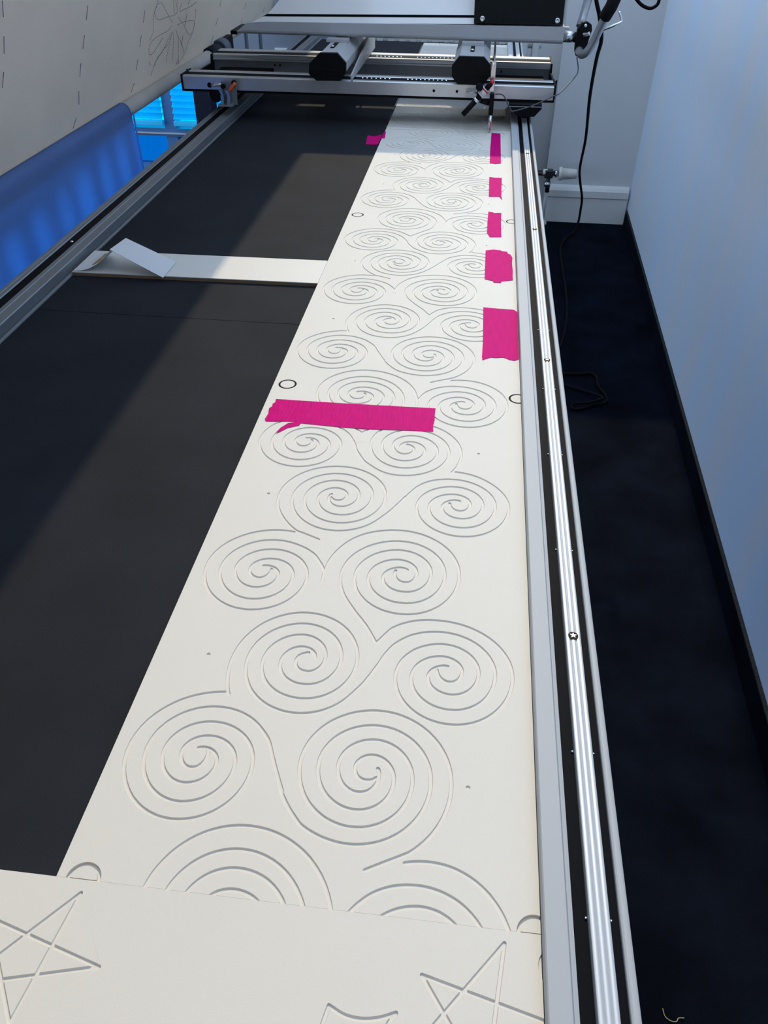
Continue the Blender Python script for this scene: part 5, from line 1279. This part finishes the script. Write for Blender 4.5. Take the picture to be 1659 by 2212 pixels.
# ------------------------------------------------------------------ stylus rod and laser pointer
sty = thing('stylus_rod', 'upright metal stylus rod touching the board beside the narrow pink tape', 'stylus', loc=(0.021, 2.105, ZB + 0.0006))
b = BM(); box(b, 0.0140, 0.0255, 2.122, 2.128, 0.880, 0.950, 0.001)
obj('rod_bracket', b, M_STEEL, parent=sty)
b = BM(); lathe(b, (0.0190, 2.1219, 0.943), (0, -1, 0), [(0, 0.0035), (0.0015, 0.0034), (0.002, 0.002)], n=14)
obj('bracket_screw', b, M_CHROME, parent=sty)
b = BM(); box(b, 0.0160, 0.0270, 2.108, 2.1215, 0.837, 0.884, 0.001)
obj('rod_holder', b, M_BLACK, parent=sty)
b = BM(); cyl(b, (0.0215, 2.108, 0.8369), (0.0212, 2.102, 0.808), 0.0045, 0.0042)
obj('rod', b, M_STEEL, parent=sty)
b = BM(); cyl(b, (0.0225, 2.0985, 0.8250), (0.0222, 2.0965, 0.806), 0.0012, 0.0012); 
obj('rod_mark', b, M_RED, parent=sty, label='red mark on the rod')
b = BM(); lathe(b, (0.0212, 2.102, 0.8079), (0, -0.05, -1), [(0, 0.0040), (0.004, 0.0034), (0.0072, 0.0012)], n=16)
obj('stylus_tip', b, M_STEEL, parent=sty)

las = thing('laser_pointer', 'small black laser pointer clamped at a slant beside the stylus rod', 'laser pointer', loc=(-0.010, 2.10, 0.88))
AX0, AX1 = Vector((-0.0451, 2.095, 0.8392)), Vector((0.0236, 2.103, 0.9151))
AXD = (AX1 - AX0)
def ax(t): return AX0 + AXD * t
b = BM(); cyl(b, ax(0), ax(0.42), 0.0062, n=18)
obj('tail_tube', b, M_BLACK, parent=las)
b = BM(); cyl(b, ax(0.40), ax(0.46), 0.0085, n=20)
obj('chrome_collar', b, M_CHROME, parent=las)
b = BM(); cyl(b, ax(0.461), ax(0.56), 0.0060, n=18)
obj('swivel', b, M_BLACK, parent=las)
b = BM(); cyl(b, ax(0.561), ax(0.74), 0.0092, n=22)
lb = obj('label_sleeve', b, M_LABELW, parent=las, label='white warning label')
b = BM(); cyl(b, ax(0.69), ax(0.725), 0.00935, n=22)
obj('label_band', b, M_RED, parent=lb)
for i in range(3):
    b = BM(); cyl(b, ax(0.60 + 0.022 * i), ax(0.606 + 0.022 * i), 0.0093, n=22)
    obj('label_line', b, M_GREYPAINT, parent=lb)
b = BM(); cyl(b, ax(0.741), ax(0.90), 0.0060, n=18)
obj('nose_tube', b, M_BLACK, parent=las)
b = BM(); lathe(b, ax(0.9), AXD, [(0, 0.0048), (0.005, 0.0046), (0.008, 0.0030), (0.009, 0.0012)], n=18)
obj('red_nose', b, M_RED, parent=las, label='red tip')
b = BM(); lathe(b, (-0.0113, 2.098, 0.9005), (0.2, -1, 0.1), [(0, 0.0075), (0.004, 0.0085), (0.009, 0.0085), (0.011, 0.007)], n=18)
obj('clamp_knob', b, M_BLACK, parent=las)
b = BM(); cyl(b, (-0.0418, 2.150, 0.8785), (-0.0120, 2.150, 0.8775), 0.0026)
obj('clamp_pin', b, M_STEEL, parent=las)
b = BM(); cyl(b, (-0.0120, 2.150, 0.8775), (-0.0110, 2.106, 0.876), 0.0045)
obj('clamp_arm', b, M_BLACK, parent=las)
b = BM(); cyl(b, (-0.006, 2.112, 0.868), (0.0155, 2.115, 0.862), 0.0055)
obj('clamp_arm', b, M_BLACK, parent=las)

# ------------------------------------------------------------------ quilt, leader cloth and rollers at the left
TX, TZ, TR = -0.85, 0.847, 0.0172
rol = thing('fabric_roller', 'cotton wrapped roller tube running along the left of the table', 'roller', loc=(TX, 1.2, TZ))
b = BM(); cyl(b, (TX, -0.9, TZ), (TX, 2.69, TZ), TR, n=32)
obj('wrapped_cloth', b, M_TUBEWRAP, parent=rol)
b = BM(); cyl(b, (TX, 2.6902, TZ), (TX, 2.80, TZ), 0.0225, n=28)
obj('roller_end', b, M_NAVY, parent=rol)
b = BM(); cyl(b, (TX, 2.8002, TZ), (TX, 2.86, TZ), 0.0275, n=28)
obj('end_disc', b, mat('slate_plastic', (0.10, 0.13, 0.18), rough=0.5), parent=rol)

LEAN = math.radians(20)
DU = Vector((math.sin(LEAN), 0, math.cos(LEAN)))
NU = Vector((math.cos(LEAN), 0, -math.sin(LEAN)))
P0 = Vector((TX, 0, TZ)) - NU * 0.0184
RX, RZ, RR_ = -0.440, 1.50, 0.07
quilt = thing('stretched_quilt', 'cream quilt backing stretched up from the left roller, stitched with dashed lines', 'quilt', loc=(-0.70, 1.5, 1.1))
# cross-section of the cloth, from under the roller up to the take-up roll
sec = [P0 + DU * v for v in (-0.012, 0.0, 0.02, 0.04, 0.07, 0.10, 0.14, 0.18, 0.22, 0.26, 0.30, 0.34, 0.38)]
end = Vector((RX - RR_ * 0.55, 0, RZ - RR_ * 0.90))
a = sec[-1]
for t in (0.25, 0.5, 0.75, 1.0):
    p = a.lerp(end, t)
    sec.append(p)
bm = BM()
ys = [-0.9 + 0.05 * i for i in range(92)]
g = []
for y in ys:
    row = []
    for i, p in enumerate(sec):
        w = 0.0010 * math.sin(y * 9.0 + i * 0.6) * (1 if 2 < i < 13 else 0.1) + 0.0007 * math.sin(y * 23 + i * 1.3) * (1 if 2 < i < 13 else 0.1)
        q = p + NU * w
        row.append(bm.verts.new((q.x, y, q.z)))
    g.append(row)
for r0, r1 in zip(g, g[1:]):
    for i in range(len(sec) - 1):
        f = bm.faces.new((r0[i], r0[i + 1], r1[i + 1], r1[i])); f.smooth = True
bmesh.ops.recalc_face_normals(bm, faces=bm.faces[:])
bmesh.ops.solidify(bm, geom=bm.faces[:], thickness=0.0008)
obj('backing_cloth', bm, M_CLOTH, parent=quilt)

DASH= [[[1.3909, 0.3012], [1.396, 0.277]], [[1.4006, 0.2477], [1.4037, 0.2205]], [[1.4048, 0.1919], [1.4036, 0.1661]], [[1.7373, 0.2524], [1.7372, 0.2265]], [[1.7361, 0.1988], [1.7342, 0.1739]], [[1.7322, 0.1467], [1.733, 0.1203]], [[1.7357, 0.0915], [1.7444, 0.0625]], [[1.7367, 0.0372], [1.7247, 0.0169]], [[2.0818, 0.2002], [2.0821, 0.1746]], [[2.0807, 0.1468], [2.0806, 0.1214]], [[2.0809, 0.0929], [2.0803, 0.0677]], [[2.0785, 0.0388], [2.0658, 0.0192]], [[2.4358, 0.1807], [2.4288, 0.1717]], [[2.4331, 0.1471], [2.4329, 0.1204]], [[2.4314, 0.0935], [2.4319, 0.0682]], [[2.4228, 0.0412], [2.4134, 0.02]], [[2.7774, 0.1413], [2.7771, 0.1228]], [[2.7793, 0.093], [2.7733, 0.0697]], [[2.7689, 0.0415], [2.7583, 0.0204]], [[3.4669, 0.0383], [3.4581, 0.0197]], [[3.1217, 0.0929], [3.1273, 0.0735]], [[3.119, 0.0483], [3.1174, 0.0294]]]
FLOWER= [[[2.2769, 0.162], [2.2511, 0.1746], [2.2178, 0.1929], [2.1929, 0.2028], [2.1704, 0.2026], [2.1571, 0.1905], [2.1622, 0.18], [2.1807, 0.1686], [2.2026, 0.1642], [2.2366, 0.1632], [2.2769, 0.162]], [[2.3616, 0.1303], [2.4079, 0.1294], [2.4653, 0.1261], [2.5103, 0.12], [2.5254, 0.1063], [2.5209, 0.0906], [2.4994, 0.085], [2.4671, 0.0974], [2.4186, 0.1246]], [[2.3144, 0.1359], [2.287, 0.127], [2.2421, 0.1261], [2.1927, 0.1242], [2.1604, 0.1169], [2.1538, 0.1035], [2.1668, 0.0894], [2.1904, 0.088], [2.2208, 0.101], [2.2569, 0.1176]], [[2.3622, 0.1616], [2.4032, 0.1629], [2.4619, 0.1634], [2.5154, 0.1693]], [[2.289, 0.1976], [2.307, 0.1748], [2.3153, 0.1602], [2.275, 0.1623]], [[2.2768, 0.1589], [2.3184, 0.1417]], [[2.3582, 0.1492], [2.4093, 0.127]], [[2.3515, 0.122], [2.3832, 0.0996], [2.4115, 0.084], [2.4491, 0.0608], [2.4698, 0.0397]], [[2.3314, 0.1183], [2.3033, 0.0899], [2.2745, 0.0836], [2.2243, 0.0596], [2.1981, 0.0295]], [[2.3247, 0.1171], [2.3157, 0.0735], [2.3134, 0.0437]], [[2.3387, 0.1118], [2.3654, 0.0574], [2.3711, 0.0334]], [[2.3168, 0.1183], [2.2661, 0.0796], [2.2296, 0.0695], [2.2101, 0.0469]], [[2.3873, 0.099], [2.4165, 0.0487], [2.4354, 0.0195]], [[2.1674, 0.2116], [2.1539, 0.184], [2.1556, 0.1641], [2.1659, 0.1425], [2.159, 0.1334], [2.1461, 0.1201]], [[2.5119, 0.1494], [2.5237, 0.1251], [2.5255, 0.09], [2.5004, 0.0702], [2.4881, 0.0568], [2.4789, 0.0382], [2.4456, 0.0261], [2.4171, 0.0205]], [[2.3099, 0.1952], [2.3402, 0.1675], [2.327, 0.1586]], [[2.3688, 0.1821], [2.3535, 0.1638]], [[2.3292, 0.193], [2.3389, 0.1793]], [[2.1721, 0.071], [2.1873, 0.0598]]]


def on_cloth(y, v, up=0.0028):
    p = P0 + DU * v + NU * up
    return Vector((p.x, y, p.z))
def ribbon(bm, a, c, hw):
    d = (c - a).normalized()
    s = d.cross(NU).normalized() * hw
    vs_ = []
    for k in (0.0, 0.0006):
        vs_.append([bm.verts.new(q + NU * k) for q in (a - s, a + s, c + s, c - s)])
    A, B = vs_
    bm.faces.new(A[::-1]); bm.faces.new(B)
    for i in range(4): bm.faces.new((A[i], A[(i + 1) % 4], B[(i + 1) % 4], B[i]))
for (y0, v0), (y1, v1) in DASH:
    bm = BM(); ribbon(bm, on_cloth(y0, v0), on_cloth(y1, v1), 0.00055)
    obj('basting_stitch', bm, M_THREAD, parent=quilt)
# dashes further along the cloth, out towards the camera
for k in range(5):
    y = 1.05 - 0.345 * k
    for v in (0.02, 0.075, 0.13, 0.185, 0.24, 0.295):
        bm = BM(); ribbon(bm, on_cloth(y, v), on_cloth(y, v - 0.026), 0.00055)
        obj('basting_stitch', bm, M_THREAD, parent=quilt)
bm = BM()
for ln in FLOWER:
    P = [on_cloth(y, v, 0.0026) for y, v in ln]
    P = spline(P, 8) if len(P) > 2 else [P[0].lerp(P[-1], t / 12) for t in range(13)]
    acc = 0.0; on = True; start = P[0]
    for a, c in zip(P, P[1:]):
        L = (c - a).length; t = 0.0
        while L - t > 0:
            lim = 0.0042 if on else 0.0026
            stp = min(lim - acc, L - t)
            q = a + (c - a) * ((t + stp) / L)
            acc += stp; t += stp
            if acc >= lim - 1e-6:
                if on and (q - start).length > 0.001: ribbon(bm, start, q, 0.00040)
                start = q; on = not on; acc = 0.0
            if stp <= 1e-7: break
obj('flower_stitching', bm, M_THREADK, parent=quilt, label='dotted grey flower stitching', kind='stuff')

tak = thing('take_up_roller', 'thick rolled quilt on the take up tube above the table', 'roller', loc=(RX, 1.2, RZ))
b = BM(); cyl(b, (RX, -0.9, RZ), (RX, 2.69, RZ), RR_ - 0.003, n=40)
obj('rolled_quilt', b, M_CLOTH, parent=tak)

led = thing('leader_cloth', 'white leader cloth with blue light tinted in, hanging below the left roller', 'cloth', loc=(TX + TR, 0.8, 0.6))
bm = BM()
ys = [-0.9 + 0.02 * i for i in range(145)]
g = []
for y in ys:
    fold = 0.006 * math.sin(y * 17.0 + 0.8 * math.sin(y * 5)) + 0.003 * math.sin(y * 41.0 + 1.0)
    row = []
    for a in (1.9, 1.5, 1.1, 0.7, 0.35, 0.0):
        row.append(bm.verts.new((TX + (TR + 0.0016) * math.cos(a), y, TZ + (TR + 0.0016) * math.sin(a))))
    for k in range(1, 15):
        z = TZ - 0.045 * k
        row.append(bm.verts.new((TX + TR + 0.0016 + 0.004 * min(1, k / 4) + fold * min(1.0, k / 10), y, z)))
    g.append(row)
for r0, r1 in zip(g, g[1:]):
    for i in range(len(r0) - 1):
        f = bm.faces.new((r0[i], r1[i], r1[i + 1], r0[i + 1])); f.smooth = True
bmesh.ops.recalc_face_normals(bm, faces=bm.faces[:])
bmesh.ops.solidify(bm, geom=bm.faces[:], thickness=0.0007)
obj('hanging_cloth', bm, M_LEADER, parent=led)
# hemmed end of the leader cloth
bm = BM()
tube(bm, [Vector((TX + TR + 0.0056 + (0.006 * math.sin(1.98 * 17.0 + 0.8 * math.sin(9.9)) + 0.003 * math.sin(1.98 * 41.0 + 1.0)) * min(1, k / 10), 1.9815, TZ - 0.0 - 0.045 * k)) for k in range(0, 15)], 0.0022, n=8)
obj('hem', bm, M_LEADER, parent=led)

# unseen layer added behind it: a band and strips that stripe the window light
bm = BM()
prism(bm, [(-0.9, 0.8300), (1.975, 0.8300), (1.975, 0.812), (1.0, 0.770), (-0.9, 0.690)], 'x', -0.8705, -0.8697)
obj('added_shade_band', bm, M_SHADE_CLOTH, parent=led)
random.seed(4)
y = -0.85
while y < 1.95:
    w = 0.040 + 0.022 * random.random()
    k = 0.76 + 0.042 * (y - 1.0) / 0.975
    bm = BM(); prism(bm, [(y, k + 0.03), (y + w, k + 0.03), (y + w + 0.012 * random.random(), 0.25), (y + 0.006, 0.25)], 'x', -0.8688, -0.8682)
    obj('added_shade_strip', bm, M_SHADE_CLOTH, parent=led)
    y += 0.112 + 0.02 * (random.random() - 0.5)

# upright posts of the frame that hold the rollers
fp = thing('roller_frame', 'dark upright frame post beside the blue window, holding the rollers', 'frame', loc=(-0.85, 2.9, 0))
b = BM(); box(b, -0.985, -0.925, 2.90, 2.96, 0.0, 0.79)
obj('post', b, M_NAVY, parent=fp)
b = BM(); box(b, -0.925, -0.84, 2.902, 2.955, 0.775, 0.79)
obj('bearing_arm', b, M_NAVY, parent=fp)
b = BM(); box(b, -0.865, -0.842, 2.862, 2.955, 0.7902, 0.87)
obj('roller_bearing', b, M_BLACK, parent=fp)

# ------------------------------------------------------------------ cables, thread, small bits
cab = thing('power_cable', 'black cable hanging from the machine handle down to the carpet', 'cable', loc=(0.40, 3.0, 0.0))
cp = [(0.2640, 2.43, 1.075), (0.2667, 2.42, 1.0444), (0.2809, 2.42, 1.0096), (0.2983, 2.45, 0.9542), (0.3114, 2.6, 0.8816), (0.345, 2.9, 0.7273), (0.4011, 3.3, 0.505), (0.4335, 3.6, 0.3039),
      (0.4755, 3.72, 0.1627), (0.4853, 3.77, 0.0926), (0.482, 3.76, 0.030), (0.460, 3.70, 0.0075), (0.4216, 3.6287, 0.0065), (0.3884, 3.4831, 0.0065), (0.3849, 3.2246, 0.0065), (0.3856, 3.0836, 0.0065), (0.3799, 2.9087, 0.0065), (0.3663, 2.7469, 0.0065), (0.338, 2.5783, 0.0065),
      (0.29, 2.45, 0.0065)]
b = BM(); tube(b, spline(cp, 6), 0.0052, n=10)
obj('cable', b, M_RUBBER, parent=cab)
lp = [(0.29, 2.36, 0.0065), (0.332, 2.3693, 0.0065), (0.3852, 2.3729, 0.0065), (0.4239, 2.384, 0.0065), (0.4414, 2.3614, 0.0065), (0.4418, 2.301, 0.0065), (0.4568, 2.259, 0.0065), (0.4615, 2.2196, 0.0065), (0.4476, 2.1955, 0.0065),
      (0.4134, 2.1802, 0.0065), (0.3758, 2.1535, 0.0065), (0.3474, 2.1527, 0.0065), (0.3527, 2.1733, 0.012), (0.3981, 2.1752, 0.0175), (0.4449, 2.2119, 0.0175), (0.3915, 2.2624, 0.0085), (0.3278, 2.2986, 0.0065), (0.29, 2.33, 0.0065)]
lo = thing('cable_loop', 'black cable loops lying on the carpet right of the table', 'cable', loc=(0.39, 2.25, 0.0))
b = BM(); tube(b, spline(lp, 6), 0.0045, n=10)
obj('cable', b, M_RUBBER, parent=lo)
b = BM(); tube(b, spline([(0.340, 2.44, 1.090), (0.3497, 2.45, 1.0646), (0.3722, 2.45, 1.0431), (0.3885, 2.45, 1.0314), (0.4083, 2.45, 1.0257), (0.4232, 2.45, 1.0321), (0.4275, 2.45, 1.0441), (0.4265, 2.45, 1.0700), (0.42, 2.45, 1.11)], 6), 0.0042, n=10)
obj('handle_cable', b, M_RUBBER, label='dark cable loop hanging at the top right against the wall', cat='cable', loc=(0.40, 2.45, 1.03))
b = BM(); tube(b, spline([(0.2302, 2.335, 0.9290), (0.2345, 2.305, 0.9082), (0.2258, 2.26, 0.8995), (0.1850, 2.165, 0.8800), (0.1683, 2.150, 0.8750), (0.1204, 2.132, 0.8563), (0.0772, 2.130, 0.8437), (0.0710, 2.132, 0.8450), (0.0626, 2.132, 0.8555),
                          (0.0518, 2.132, 0.8735), (0.0424, 2.132, 0.8793), (0.0291, 2.132, 0.8789)], 6), 0.0015, n=8)
obj('thin_cable', b, M_GREYCABLE, label='thin grey cable looping from the handle across the carriage end', cat='cable', loc=(0.15, 2.2, 0.88))
b = BM(); tube(b, spline([(0.3653, 0.4829, 0.0030), (0.3675, 0.4733, 0.0020), (0.3752, 0.4682, 0.0020), (0.3831, 0.4685, 0.0022), (0.3866, 0.4731, 0.0020), (0.3946, 0.474, 0.0030)], 6), 0.0007, n=6)
obj('loose_thread', b, M_YARN, label='curled straw coloured thread scrap on the black carpet', cat='thread', loc=(0.38, 0.474, 0.001))
